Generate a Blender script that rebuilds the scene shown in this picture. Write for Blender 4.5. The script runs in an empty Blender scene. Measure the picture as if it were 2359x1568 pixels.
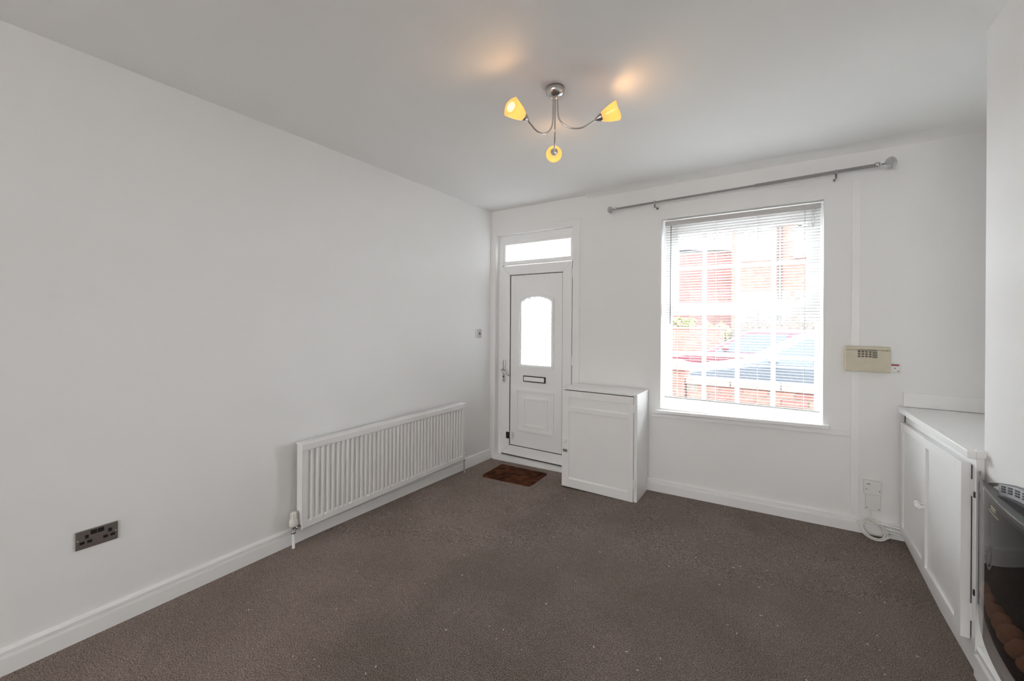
import bpy, bmesh, math, random
from mathutils import Vector, Matrix
random.seed(7)
S = bpy.context.scene
COL = S.collection

# ------------------------------------------------------------------ camera
cam_d = bpy.data.cameras.new('camera')
cam_d.sensor_width = 36.0
cam_d.lens = 943.7 / 2359 * 36.0
cam_d.shift_y = -(784 - 741.7) / 2359
cam_d.clip_start = 0.02
cam = bpy.data.objects.new('camera', cam_d)
COL.objects.link(cam)
cam.location = (2.5906, -3.572, 1.4177)
YAW, ROLL = math.radians(33.037), math.radians(0.3747)
cam.matrix_world = (Matrix.Translation(cam.location) @ Matrix.Rotation(YAW, 4, 'Z')
                    @ Matrix.Rotation(math.radians(90), 4, 'X') @ Matrix.Rotation(ROLL, 4, 'Z'))
S.camera = cam

# ------------------------------------------------------------------ world, light, exposure
SKY = 17.0
W = bpy.data.worlds.new('overcast_sky')
S.world = W
W.use_nodes = True
nt = W.node_tree
nt.nodes.clear()
out = nt.nodes.new('ShaderNodeOutputWorld')
bg = nt.nodes.new('ShaderNodeBackground')
tc = nt.nodes.new('ShaderNodeTexCoord')
sep = nt.nodes.new('ShaderNodeSeparateXYZ')
rmp = nt.nodes.new('ShaderNodeValToRGB')
rmp.color_ramp.elements[0].position = 0.0
rmp.color_ramp.elements[0].color = (0.86, 0.90, 0.95, 1)
rmp.color_ramp.elements[1].position = 0.7
rmp.color_ramp.elements[1].color = (0.98, 0.99, 1.0, 1)
nt.links.new(tc.outputs['Generated'], sep.inputs[0])
nt.links.new(sep.outputs['Z'], rmp.inputs[0])
nt.links.new(rmp.outputs[0], bg.inputs['Color'])
bg.inputs['Strength'].default_value = SKY
nt.links.new(bg.outputs[0], out.inputs[0])


def area(name, loc, rot, sx, sy, power, color=(1, 1, 1), portal=False):
    d = bpy.data.lights.new(name, 'AREA')
    d.shape = 'RECTANGLE'
    d.size, d.size_y = sx, sy
    d.energy = power
    d.color = color
    if portal:
        d.cycles.is_portal = True
    o = bpy.data.objects.new(name, d)
    COL.objects.link(o)
    o.location = loc
    o.rotation_euler = rot
    return o


# daylight entering through the glazing (portals add no light of their own)
area('window_portal', (2.307, 0.30, 1.49), (math.radians(-90), 0, 0), 1.2, 1.7, 1, portal=True)
area('door_portal', (0.5, 0.30, 1.5), (math.radians(-90), 0, 0), 1.0, 1.8, 1, portal=True)
# bright hazy sun high over the street, spread wide by the cloud
sd = bpy.data.lights.new('hazy_sun', 'SUN')
sd.energy = 18.0
sd.angle = math.radians(45)
sd.color = (0.94, 0.975, 1.0)
so_ = bpy.data.objects.new('hazy_sun', sd)
COL.objects.link(so_)
so_.rotation_euler = Vector((-0.30, -0.80, -1.15)).to_track_quat('-Z', 'Y').to_euler()
# unseen fill light added behind the camera to brighten the room; no window there
area('rear_fill_light', (1.9, -8.45, 1.35), (math.radians(90), 0, 0), 2.8, 2.0, 62, (1.0, 0.992, 0.98))

S.view_settings.view_transform = 'Standard'
S.view_settings.look = 'None'
S.view_settings.exposure = 0.66
S.view_settings.gamma = 1.0
S.view_settings.use_curve_mapping = False
S.cycles.use_denoising = True
S.cycles.max_bounces = 14
S.cycles.diffuse_bounces = 7
S.cycles.transparent_max_bounces = 24
S.cycles.caustics_reflective = False
S.cycles.caustics_refractive = False
S.cycles.sample_clamp_indirect = 8.0


# ------------------------------------------------------------------ materials
def mat(name, col, rough=0.5, metal=0.0, spec=0.5, noise=0.0, nscale=40.0, bump=0.0, bscale=200.0,
        emit=None, estr=0.0, coat=0.0):
    m = bpy.data.materials.new(name)
    m.use_nodes = True
    t = m.node_tree
    b = t.nodes['Principled BSDF']
    b.inputs['Base Color'].default_value = (*col, 1)
    b.inputs['Roughness'].default_value = rough
    b.inputs['Metallic'].default_value = metal
    b.inputs['Specular IOR Level'].default_value = spec
    b.inputs['Coat Weight'].default_value = coat
    co = t.nodes.new('ShaderNodeTexCoord')
    n = t.nodes.new('ShaderNodeTexNoise')
    n.inputs['Scale'].default_value = nscale
    n.inputs['Detail'].default_value = 4
    t.links.new(co.outputs['Object'], n.inputs['Vector'])
    r = t.nodes.new('ShaderNodeValToRGB')
    a = max(noise, 0.012)
    r.color_ramp.elements[0].position = 0.3
    r.color_ramp.elements[1].position = 0.7
    r.color_ramp.elements[0].color = (*[max(0, c * (1 - a)) for c in col], 1)
    r.color_ramp.elements[1].color = (*[min(1, c * (1 + a)) for c in col], 1)
    t.links.new(n.outputs['Fac'], r.inputs[0])
    t.links.new(r.outputs[0], b.inputs['Base Color'])
    if bump > 0:
        n2 = t.nodes.new('ShaderNodeTexNoise')
        n2.inputs['Scale'].default_value = bscale
        n2.inputs['Detail'].default_value = 3
        t.links.new(co.outputs['Object'], n2.inputs['Vector'])
        bp = t.nodes.new('ShaderNodeBump')
        bp.inputs['Strength'].default_value = bump
        bp.inputs['Distance'].default_value = 0.003
        t.links.new(n2.outputs['Fac'], bp.inputs['Height'])
        t.links.new(bp.outputs[0], b.inputs['Normal'])
    if emit:
        b.inputs['Emission Color'].default_value = (*emit, 1)
        b.inputs['Emission Strength'].default_value = estr
    return m


M = {}
M['wall'] = mat('wall_paint', (0.845, 0.842, 0.835), 0.75, spec=0.25, noise=0.012, nscale=1.2, bump=0.06, bscale=60)
M['ceiling'] = mat('ceiling_paint', (0.85, 0.848, 0.838), 0.8, spec=0.2, noise=0.012, nscale=1.0, bump=0.05, bscale=50)
M['gloss'] = mat('white_gloss_paint', (0.87, 0.868, 0.862), 0.33, noise=0.012, nscale=6, bump=0.05, bscale=25)
M['upvc'] = mat('white_upvc', (0.90, 0.905, 0.90), 0.28, noise=0.01, nscale=5)
M['enamel'] = mat('radiator_enamel', (0.82, 0.81, 0.80), 0.35, noise=0.01, nscale=5)
M['plastic'] = mat('white_plastic', (0.78, 0.77, 0.74), 0.4, noise=0.02, nscale=20)
M['valve'] = mat('cream_plastic', (0.74, 0.73, 0.68), 0.4, noise=0.03, nscale=60)
M['beige'] = mat('beige_plastic', (0.60, 0.54, 0.42), 0.5, noise=0.03, nscale=30)
M['key'] = mat('grey_rubber_key', (0.13, 0.12, 0.095), 0.6, noise=0.05)
M['chrome'] = mat('chrome', (0.62, 0.61, 0.60), 0.12, metal=1.0)
M['satin'] = mat('satin_steel', (0.52, 0.50, 0.49), 0.28, metal=1.0, noise=0.05)
M['nickel'] = mat('brushed_nickel_plate', (0.40, 0.38, 0.36), 0.35, metal=1.0, noise=0.06, nscale=80)
M['black'] = mat('black_plastic', (0.012, 0.012, 0.013), 0.4, noise=0.1)
M['dark'] = mat('dark_gasket_and_gap_shade', (0.035, 0.033, 0.032), 0.7, noise=0.1)
M['red'] = mat('red_plastic', (0.30, 0.01, 0.015), 0.4, noise=0.05)
M['cable'] = mat('white_cable', (0.76, 0.74, 0.71), 0.45, noise=0.02)
M['fire_grey'] = mat('charcoal_metal', (0.085, 0.087, 0.092), 0.35, noise=0.1, spec=0.5)
M['cover'] = mat('mid_grey_metal', (0.15, 0.152, 0.158), 0.45, noise=0.05)
M['fire_black'] = mat('matt_black_metal', (0.012, 0.011, 0.011), 0.7, noise=0.1)
M['outlet'] = mat('pale_grey_metal', (0.42, 0.43, 0.45), 0.4, noise=0.05)
M['pebble'] = mat('brown_pebble', (0.74, 0.37, 0.20), 0.7, noise=0.35, nscale=30, bump=0.3, bscale=60)
M['gold'] = mat('gold_print', (0.50, 0.46, 0.30), 0.5)
M['slat'] = mat('blind_slat_white', (0.60, 0.605, 0.61), 0.4, noise=0.01)
M['headrail'] = mat('pale_grey_headrail', (0.55, 0.54, 0.53), 0.45)
M['wand'] = mat('clear_grey_wand', (0.16, 0.16, 0.17), 0.25)
M['lint'] = mat('white_fluff', (0.75, 0.72, 0.68), 0.9, noise=0.05)
M['brick_a'] = mat('red_brick_a', (0.1068, 0.0394, 0.0279), 0.9, noise=0.3, nscale=25, bump=0.3)
M['brick_b'] = mat('red_brick_b', (0.1207, 0.051, 0.0371), 0.9, noise=0.3, nscale=25, bump=0.3)
M['brick_c'] = mat('red_brick_c', (0.0882, 0.0302, 0.0232), 0.9, noise=0.35, nscale=25, bump=0.3)
M['mortar'] = mat('grey_mortar', (0.1083, 0.0929, 0.0799), 0.95, noise=0.15, nscale=60)
M['coping'] = mat('pink_coping_stone', (0.117, 0.0754, 0.0679), 0.9, noise=0.15, nscale=30, bump=0.2)
M['tarmac'] = mat('grey_tarmac', (0.048, 0.048, 0.048), 0.9, noise=0.25, nscale=80, bump=0.2)
M['paving'] = mat('grey_paving', (0.0686, 0.0686, 0.066), 0.9, noise=0.15, nscale=20, bump=0.2)
M['car_red'] = mat('red_car_paint', (0.0494, 0.0021, 0.0081), 0.5, noise=0.02, spec=0.25)
M['car_blue'] = mat('silver_blue_car_paint', (0.0347, 0.042, 0.0525), 0.5, noise=0.02, spec=0.25)
M['car_glass'] = mat('dark_car_window', (0.03, 0.04, 0.055), 0.25, spec=0.08)
M['tyre'] = mat('black_tyre', (0.02, 0.02, 0.02), 0.8)
M['lamp_lens'] = mat('clear_headlamp', (0.7, 0.72, 0.75), 0.1)
M['leaf'] = mat('hedge_leaf', (0.0503, 0.0817, 0.0189), 0.7, noise=0.5, nscale=8)
M['leaf_y'] = mat('yellow_hedge_leaf', (0.1069, 0.1133, 0.0378), 0.7, noise=0.4, nscale=8)
M['slate'] = mat('grey_roof_slate', (0.16, 0.16, 0.18), 0.8, noise=0.2, nscale=20)
M['stone'] = mat('pale_stone', (0.0702, 0.0656, 0.0589), 0.85, noise=0.1, nscale=20)
M['house_glass'] = mat('house_window_glass', (0.0491, 0.0553, 0.0645), 0.08, spec=0.6)
M['fence'] = mat('weathered_fence', (0.0484, 0.0423, 0.0376), 0.9, noise=0.3, nscale=20)


def glass_mat(name, tint, gloss_rough=0.02, ior=1.5, obscure=False, speck=0.6):
    m = bpy.data.materials.new(name)
    m.use_nodes = True
    t = m.node_tree
    t.nodes.clear()
    o = t.nodes.new('ShaderNodeOutputMaterial')
    mx = t.nodes.new('ShaderNodeMixShader')
    gl = t.nodes.new('ShaderNodeBsdfGlossy')
    gl.inputs['Roughness'].default_value = gloss_rough
    fr = t.nodes.new('ShaderNodeFresnel')
    fr.inputs['IOR'].default_value = ior
    if obscure:
        co = t.nodes.new('ShaderNodeTexCoord')
        v = t.nodes.new('ShaderNodeTexVoronoi')
        v.inputs['Scale'].default_value = 75
        t.links.new(co.outputs['Object'], v.inputs['Vector'])
        n = t.nodes.new('ShaderNodeTexNoise')
        n.inputs['Scale'].default_value = 110
        n.inputs['Detail'].default_value = 2
        t.links.new(co.outputs['Object'], n.inputs['Vector'])
        ad = t.nodes.new('ShaderNodeMath')
        ad.operation = 'ADD'
        t.links.new(v.outputs['Distance'], ad.inputs[0])
        t.links.new(n.outputs['Fac'], ad.inputs[1])
        bp = t.nodes.new('ShaderNodeBump')
        bp.inputs['Strength'].default_value = 1.0
        bp.inputs['Distance'].default_value = 0.006
        t.links.new(ad.outputs[0], bp.inputs['Height'])
        rf = t.nodes.new('ShaderNodeBsdfRefraction')
        rf.inputs['IOR'].default_value = 1.35
        rf.inputs['Roughness'].default_value = 0.12
        rf.inputs['Color'].default_value = (*tint, 1)
        tl = t.nodes.new('ShaderNodeBsdfTranslucent')
        tl.inputs['Color'].default_value = (*tint, 1)
        sp_ = t.nodes.new('ShaderNodeValToRGB')
        sp_.color_ramp.elements[0].position = 0.42
        sp_.color_ramp.elements[0].color = (*[c * speck for c in tint], 1)
        sp_.color_ramp.elements[1].position = 0.66
        sp_.color_ramp.elements[1].color = (*tint, 1)
        t.links.new(n.outputs['Fac'], sp_.inputs[0])
        t.links.new(sp_.outputs[0], tl.inputs['Color'])
        t.links.new(sp_.outputs[0], rf.inputs['Color'])
        t.links.new(bp.outputs[0], rf.inputs['Normal'])
        t.links.new(bp.outputs[0], tl.inputs['Normal'])
        m2 = t.nodes.new('ShaderNodeMixShader')
        m2.inputs[0].default_value = 0.85
        t.links.new(rf.outputs[0], m2.inputs[1])
        t.links.new(tl.outputs[0], m2.inputs[2])
        t.links.new(m2.outputs[0], mx.inputs[1])
        t.links.new(bp.outputs[0], gl.inputs['Normal'])
    else:
        tr = t.nodes.new('ShaderNodeBsdfTransparent')
        tr.inputs['Color'].default_value = (*tint, 1)
        t.links.new(tr.outputs[0], mx.inputs[1])
    # reflect at the outer faces only (inside a pane the angle term would shut the light in)
    ge = t.nodes.new('ShaderNodeNewGeometry')
    iv = t.nodes.new('ShaderNodeMath')
    iv.operation = 'SUBTRACT'
    iv.inputs[0].default_value = 1.0
    t.links.new(ge.outputs['Backfacing'], iv.inputs[1])
    pr = t.nodes.new('ShaderNodeMath')
    pr.operation = 'MULTIPLY'
    t.links.new(fr.outputs[0], pr.inputs[0])
    t.links.new(iv.outputs[0], pr.inputs[1])
    t.links.new(pr.outputs[0], mx.inputs[0])
    t.links.new(gl.outputs[0], mx.inputs[2])
    t.links.new(mx.outputs[0], o.inputs[0])
    return m


M['glass'] = glass_mat('clear_window_glass', (0.97, 0.985, 0.98))
M['obscure'] = glass_mat('obscure_textured_glass', (0.97, 0.98, 0.98), obscure=True)
M['obscure_door'] = glass_mat('stippled_door_glass', (0.95, 0.97, 0.98), obscure=True, speck=0.22)
M['fire_glass'] = glass_mat('tinted_fire_glass', (0.60, 0.575, 0.56), ior=1.24)
M['glass_edge'] = mat('dark_glass_edge', (0.16, 0.165, 0.165), 0.25)


def shade_mat():
    m = bpy.data.materials.new('amber_lit_glass')
    m.use_nodes = True
    t = m.node_tree
    t.nodes.clear()
    o = t.nodes.new('ShaderNodeOutputMaterial')
    tl = t.nodes.new('ShaderNodeBsdfTranslucent')
    tl.inputs['Color'].default_value = (0.30, 0.17, 0.06, 1)
    em = t.nodes.new('ShaderNodeEmission')
    em.inputs['Strength'].default_value = 0.64
    co = t.nodes.new('ShaderNodeTexCoord')
    n = t.nodes.new('ShaderNodeTexNoise')
    n.inputs['Scale'].default_value = 18
    t.links.new(co.outputs['Object'], n.inputs['Vector'])
    r = t.nodes.new('ShaderNodeValToRGB')
    r.color_ramp.elements[0].color = (0.98, 0.44, 0.10, 1)
    r.color_ramp.elements[1].color = (1.0, 0.59, 0.20, 1)
    t.links.new(n.outputs['Fac'], r.inputs[0])
    t.links.new(r.outputs[0], em.inputs['Color'])
    gl = t.nodes.new('ShaderNodeBsdfGlossy')
    gl.inputs['Roughness'].default_value = 0.2
    mx = t.nodes.new('ShaderNodeMixShader')
    mx.inputs[0].default_value = 0.06
    t.links.new(tl.outputs[0], mx.inputs[1])
    t.links.new(gl.outputs[0], mx.inputs[2])
    ad = t.nodes.new('ShaderNodeAddShader')
    t.links.new(mx.outputs[0], ad.inputs[0])
    t.links.new(em.outputs[0], ad.inputs[1])
    t.links.new(ad.outputs[0], o.inputs[0])
    return m


M['shade'] = shade_mat()
M['bulb'] = mat('lit_bulb', (1, 0.9, 0.7), 0.3, emit=(1.0, 0.80, 0.45), estr=2.2)


def crystal_mat():
    m = bpy.data.materials.new('clear_acrylic')
    m.use_nodes = True
    b = m.node_tree.nodes['Principled BSDF']
    b.inputs['Base Color'].default_value = (0.85, 0.86, 0.86, 1)
    b.inputs['Transmission Weight'].default_value = 0.75
    b.inputs['Roughness'].default_value = 0.08
    b.inputs['IOR'].default_value = 1.45
    return m


M['crystal'] = crystal_mat()


def carpet_mat():
    m = bpy.data.materials.new('brown_taupe_carpet')
    m.use_nodes = True
    t = m.node_tree
    b = t.nodes['Principled BSDF']
    b.inputs['Roughness'].default_value = 1.0
    b.inputs['Specular IOR Level'].default_value = 0.05
    b.inputs['Sheen Weight'].default_value = 0.15
    b.inputs['Sheen Roughness'].default_value = 0.6
    co = t.nodes.new('ShaderNodeTexCoord')

    def noise(scale, detail=3, rough=0.6):
        n = t.nodes.new('ShaderNodeTexNoise')
        n.inputs['Scale'].default_value = scale
        n.inputs['Detail'].default_value = detail
        n.inputs['Roughness'].default_value = rough
        t.links.new(co.outputs['Object'], n.inputs['Vector'])
        return n

    def ramp(src, p0, c0, p1, c1):
        r = t.nodes.new('ShaderNodeValToRGB')
        r.color_ramp.elements[0].position = p0
        r.color_ramp.elements[0].color = (*c0, 1)
        r.color_ramp.elements[1].position = p1
        r.color_ramp.elements[1].color = (*c1, 1)
        t.links.new(src, r.inputs[0])
        return r

    def mul(a, c, fac=1.0):
        x = t.nodes.new('ShaderNodeMix')
        x.data_type = 'RGBA'
        x.blend_type = 'MULTIPLY'
        x.inputs[0].default_value = fac
        t.links.new(a, x.inputs[6])
        t.links.new(c, x.inputs[7])
        return x.outputs[2]
    pile = noise(190, 3, 0.75)
    base = ramp(pile.outputs['Fac'], 0.40, (0.10, 0.073, 0.062), 0.60, (0.50, 0.405, 0.358))
    mid = ramp(noise(34, 4, 0.7).outputs['Fac'], 0.3, (0.80, 0.80, 0.80), 0.72, (1.12, 1.10, 1.10))
    big = ramp(noise(1.9, 4, 0.62).outputs['Fac'], 0.3, (0.80, 0.79, 0.74), 0.7, (1.10, 1.08, 1.10))
    c = mul(mul(base.outputs[0], mid.outputs[0]), big.outputs[0])
    # brushed nap: the pile lies the other way left of a ragged line
    sep_ = t.nodes.new('ShaderNodeSeparateXYZ')
    t.links.new(co.outputs['Object'], sep_.inputs[0])
    w = noise(4.5, 3)
    ma = t.nodes.new('ShaderNodeMath')
    ma.operation = 'MULTIPLY_ADD'
    t.links.new(w.outputs['Fac'], ma.inputs[0])
    ma.inputs[1].default_value = 0.40
    t.links.new(sep_.outputs['X'], ma.inputs[2])
    nap = ramp(ma.outputs[0], 0.0, (1.10, 1.09, 1.08), 1.0, (0.90, 0.90, 0.89))
    nap.color_ramp.elements[0].position = 0.0
    nap.color_ramp.elements[1].position = 1.0
    mr = t.nodes.new('ShaderNodeMapRange')
    mr.inputs[1].default_value = 1.12
    mr.inputs[2].default_value = 1.30
    t.links.new(ma.outputs[0], mr.inputs[0])
    t.links.new(mr.outputs[0], nap.inputs[0])
    c = mul(c, nap.outputs[0])
    t.links.new(c, b.inputs['Base Color'])
    bp = t.nodes.new('ShaderNodeBump')
    bp.inputs['Strength'].default_value = 0.9
    bp.inputs['Distance'].default_value = 0.012
    t.links.new(pile.outputs['Fac'], bp.inputs['Height'])
    t.links.new(bp.outputs[0], b.inputs['Normal'])
    return m


M['carpet'] = carpet_mat()


def coir_mat():
    m = mat('brown_coir', (0.085, 0.033, 0.017), 1.0, spec=0.05, noise=0.7, nscale=14, bump=0.8, bscale=260)
    return m


M['coir'] = coir_mat()


# ------------------------------------------------------------------ mesh helpers
class MB:
    """Collects shapes in world coordinates; build() links them as one mesh object."""

    def __init__(self):
        self.bm = bmesh.new()

    def box(self, x0, x1, y0, y1, z0, z1, bev=0.0, seg=2):
        b = bmesh.new()
        v = [b.verts.new(p) for p in ((x0, y0, z0), (x1, y0, z0), (x1, y1, z0), (x0, y1, z0),
                                      (x0, y0, z1), (x1, y0, z1), (x1, y1, z1), (x0, y1, z1))]
        for f in ((0, 3, 2, 1), (4, 5, 6, 7), (0, 1, 5, 4), (1, 2, 6, 5), (2, 3, 7, 6), (3, 0, 4, 7)):
            b.faces.new([v[i] for i in f])
        return self._take(b, bev, seg)

    def hexa(self, pts, bev=0.0, seg=2):
        """8 points: bottom ring then top ring."""
        b = bmesh.new()
        v = [b.verts.new(p) for p in pts]
        for f in ((0, 3, 2, 1), (4, 5, 6, 7), (0, 1, 5, 4), (1, 2, 6, 5), (2, 3, 7, 6), (3, 0, 4, 7)):
            b.faces.new([v[i] for i in f])
        return self._take(b, bev, seg)

    def prism(self, poly, axis, a, c, bev=0.0, seg=2):
        """poly: 2-D outline; axis 'x': (y,z), 'y': (x,z), 'z': (x,y); from a to c along axis."""
        b = bmesh.new()

        def P(p, t):
            return {'x': (t, p[0], p[1]), 'y': (p[0], t, p[1]), 'z': (p[0], p[1], t)}[axis]
        va = [b.verts.new(P(p, a)) for p in poly]
        vc = [b.verts.new(P(p, c)) for p in poly]
        n = len(poly)
        b.faces.new(va)
        b.faces.new(list(reversed(vc)))
        for i in range(n):
            b.faces.new([va[i], vc[i], vc[(i + 1) % n], va[(i + 1) % n]])
        bmesh.ops.recalc_face_normals(b, faces=b.faces[:])
        return self._take(b, bev, seg)

    def lathe(self, prof, origin, axis=(0, 0, 1), n=24):
        """prof: list of (radius, height) along axis."""
        b = bmesh.new()
        q = Vector((0, 0, 1)).rotation_difference(Vector(axis).normalized())
        o = Vector(origin)
        rings = []
        for r, h in prof:
            if r < 1e-5:
                rings.append([b.verts.new(o + q @ Vector((0, 0, h)))])
            else:
                rings.append([b.verts.new(o + q @ Vector((r * math.cos(2 * math.pi * k / n), r * math.sin(2 * math.pi * k / n), h)))
                              for k in range(n)])
        for A, B in zip(rings, rings[1:]):
            for k in range(n):
                k2 = (k + 1) % n
                if len(A) == 1 and len(B) == 1:
                    continue
                if len(A) == 1:
                    b.faces.new([A[0], B[k2], B[k]])
                elif len(B) == 1:
                    b.faces.new([A[k], A[k2], B[0]])
                else:
                    b.faces.new([A[k], A[k2], B[k2], B[k]])
        for f in b.faces:
            f.smooth = True
        return self._take(b)

    def cyl(self, p0, p1, r, n=20, r2=None):
        p0, p1 = Vector(p0), Vector(p1)
        L = (p1 - p0).length
        r2 = r if r2 is None else r2
        b = self.lathe([(0, 0), (r, 0), (r, 0), (r2, L), (r2, L), (0, L)], p0, p1 - p0, n)
        return b

    def tube(self, pts, r, n=10, closed=False):
        pts = [Vector(p) for p in pts]
        b = bmesh.new()
        N = len(pts)
        up = None
        rings = []
        for i, p in enumerate(pts):
            if closed:
                d = (pts[(i + 1) % N] - pts[i - 1]).normalized()
            else:
                d = (pts[min(i + 1, N - 1)] - pts[max(i - 1, 0)]).normalized()
            if up is None:
                up = d.orthogonal().normalized()
            up = (up - d * up.dot(d)).normalized()
            s = d.cross(up)
            rr = r(i / (N - 1)) if callable(r) else r
            rings.append([b.verts.new(p + up * rr * math.cos(2 * math.pi * k / n) + s * rr * math.sin(2 * math.pi * k / n)) for k in range(n)])
        m = N if closed else N - 1
        for i in range(m):
            A, B = rings[i], rings[(i + 1) % N]
            for k in range(n):
                b.faces.new([A[k], A[(k + 1) % n], B[(k + 1) % n], B[k]])
        if not closed:
            b.faces.new(list(reversed(rings[0])))
            b.faces.new(rings[-1])
        for f in b.faces:
            f.smooth = True
        return self._take(b)

    def ball(self, c, rx, ry=None, rz=None, u=20, v=12):
        ry = ry or rx
        rz = rz or rx
        b = bmesh.new()
        bmesh.ops.create_uvsphere(b, u_segments=u, v_segments=v, radius=1)
        for w in b.verts:
            w.co = Vector((w.co.x * rx + c[0], w.co.y * ry + c[1], w.co.z * rz + c[2]))
        for f in b.faces:
            f.smooth = True
        return self._take(b)

    def ring_frame(self, x0, x1, z0, z1, w, y0, y1, bev=0.0):
        """a picture-frame of four mitred bars in the XZ plane, w wide inwards"""
        for poly in (((x0, z0), (x1, z0), (x1 - w, z0 + w), (x0 + w, z0 + w)),
                     ((x0, z1), (x0 + w, z1 - w), (x1 - w, z1 - w), (x1, z1)),
                     ((x0, z0), (x0 + w, z0 + w), (x0 + w, z1 - w), (x0, z1)),
                     ((x1, z0), (x1, z1), (x1 - w, z1 - w), (x1 - w, z0 + w))):
            self.prism(poly, 'y', y0, y1, bev)
        return self

    def _take(self, b, bev=0.0, seg=2):
        if bev > 0:
            bmesh.ops.bevel(b, geom=b.edges[:], offset=bev, segments=seg, profile=0.5, affect='EDGES', clamp_overlap=True)
        bmesh.ops.recalc_face_normals(b, faces=b.faces[:])
        me = bpy.data.meshes.new('tmp')
        b.to_mesh(me)
        b.free()
        self.bm.from_mesh(me)
        bpy.data.meshes.remove(me)
        return self

    def build(self, name, material, parent=None, origin=None):
        me = bpy.data.meshes.new(name)
        root = parent
        while root is not None and root.parent is not None:
            root = root.parent
        off = Vector(origin) if origin is not None else (Vector(root.location) if root is not None else Vector((0, 0, 0)))
        for v in self.bm.verts:
            v.co -= off
        self.bm.to_mesh(me)
        self.bm.free()
        me.materials.append(material)
        o = bpy.data.objects.new(name, me)
        COL.objects.link(o)
        if parent is not None:
            o.parent = parent
        else:
            o.location = off
        return o


def thing(name, loc, label, cat, group=None):
    o = bpy.data.objects.new(name, None)
    o.empty_display_size = 0.05
    COL.objects.link(o)
    o.location = loc
    return tag(o, label, cat, group)


def tag(o, label, cat, group=None):
    o['label'] = label
    o['category'] = cat
    if group:
        o['group'] = group
    return o


def struct(o, label=None, cat=None):
    o['kind'] = 'structure'
    if label:
        o['label'] = label
    if cat:
        o['category'] = cat
    return o


def sthing(name, loc, label=None, cat=None):
    o = bpy.data.objects.new(name, None)
    o.empty_display_size = 0.05
    COL.objects.link(o)
    o.location = loc
    return struct(o, label, cat)


def share(src, name, parent, loc, rot=None, material=None):
    """another piece sharing the mesh of src"""
    o = bpy.data.objects.new(name, src.data)
    COL.objects.link(o)
    o.parent = parent
    o.location = loc
    if rot:
        o.rotation_euler = rot
    return o


H = 2.6


def fz(x, y):
    """the old floor is a few centimetres out of level along the front wall"""
    L = 2.0 - 1.3 * x / 3.28
    return (-0.04 + 0.08 * x / 3.28) * max(0.0, 1 + y / L)


# ------------------------------------------------------------------ room shell
bm_ = bmesh.new()
NX, NY = 40, 90
gv = [[None] * (NY + 1) for _ in range(NX + 1)]
for i in range(NX + 1):
    for j in range(NY + 1):
        x = -0.05 + 3.80 * i / NX
        y = -8.55 + 8.61 * j / NY
        gv[i][j] = bm_.verts.new((x, y, fz(min(max(x, 0), 3.28), min(y, 0))))
for i in range(NX):
    for j in range(NY):
        f = bm_.faces.new([gv[i][j], gv[i + 1][j], gv[i + 1][j + 1], gv[i][j + 1]])
        f.smooth = True
me = bpy.data.meshes.new('floor')
bm_.to_mesh(me)
bm_.free()
me.materials.append(M['carpet'])
fl = bpy.data.objects.new('floor', me)
COL.objects.link(fl)
struct(fl, 'brown taupe fitted carpet with scattered white fluff', 'floor')

b = MB()
b.box(-0.2, 3.9, -8.65, 0.25, H, H + 0.1)
struct(b.build('ceiling', M['ceiling']), 'plain white painted ceiling', 'ceiling')

b = MB()
b.box(-0.2, 0, -8.65, 0.25, -0.15, H)
struct(b.build('wall_left', M['wall']), 'long plain white wall on the left', 'wall')

DX0, DX1, DZ1 = 0.06, 0.951, 2.335
WX0, WX1, WZ0, WZ1 = 1.762, 2.853, 0.700, 2.288
b = MB()
b.box(0, DX0, 0, 0.25, -0.15, H)
b.box(DX0, DX1, 0, 0.25, DZ1, H)
b.box(DX1, WX0, 0, 0.25, -0.15, H)
b.box(WX0, WX1, 0, 0.25, -0.15, WZ0)
b.box(WX0, WX1, 0, 0.25, WZ1, H)
b.box(WX1, 3.9, 0, 0.25, -0.15, H)
struct(b.build('wall_front', M['wall']), 'white front wall holding the door and the window', 'wall')

b = MB()
b.box(3.288, 3.9, -2.75, -1.155, -0.15, H)
struct(b.build('wall_chimney', M['wall']), 'white chimney breast wall at the right edge', 'wall')
b = MB()
b.box(3.70, 3.9, -1.155, 0, -0.15, H)
struct(b.build('wall_alcove', M['wall']), 'white back wall of the alcove over the built-in cupboard', 'wall')
b = MB()
b.box(3.70, 3.9, -8.65, -2.75, -0.15, H)
struct(b.build('wall_right', M['wall']), 'white right wall behind the camera', 'wall')
b = MB()
b.box(0, 3.9, -8.65, -8.5, -0.15, H)
struct(b.build('wall_back', M['wall']), 'white back wall behind the camera', 'wall')


# skirting boards: profile (depth, height)
def skirt_prof(h=0.108, d=0.020):
    return [(0, 0), (d, 0), (d, h * 0.63), (d * 0.94, h * 0.68), (d * 0.45, h * 0.70), (d * 0.40, h * 0.76), (d * 0.85, h * 0.79),
            (d * 0.85, h * 0.90), (d * 0.55, h * 0.97), (0, h)]


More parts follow.
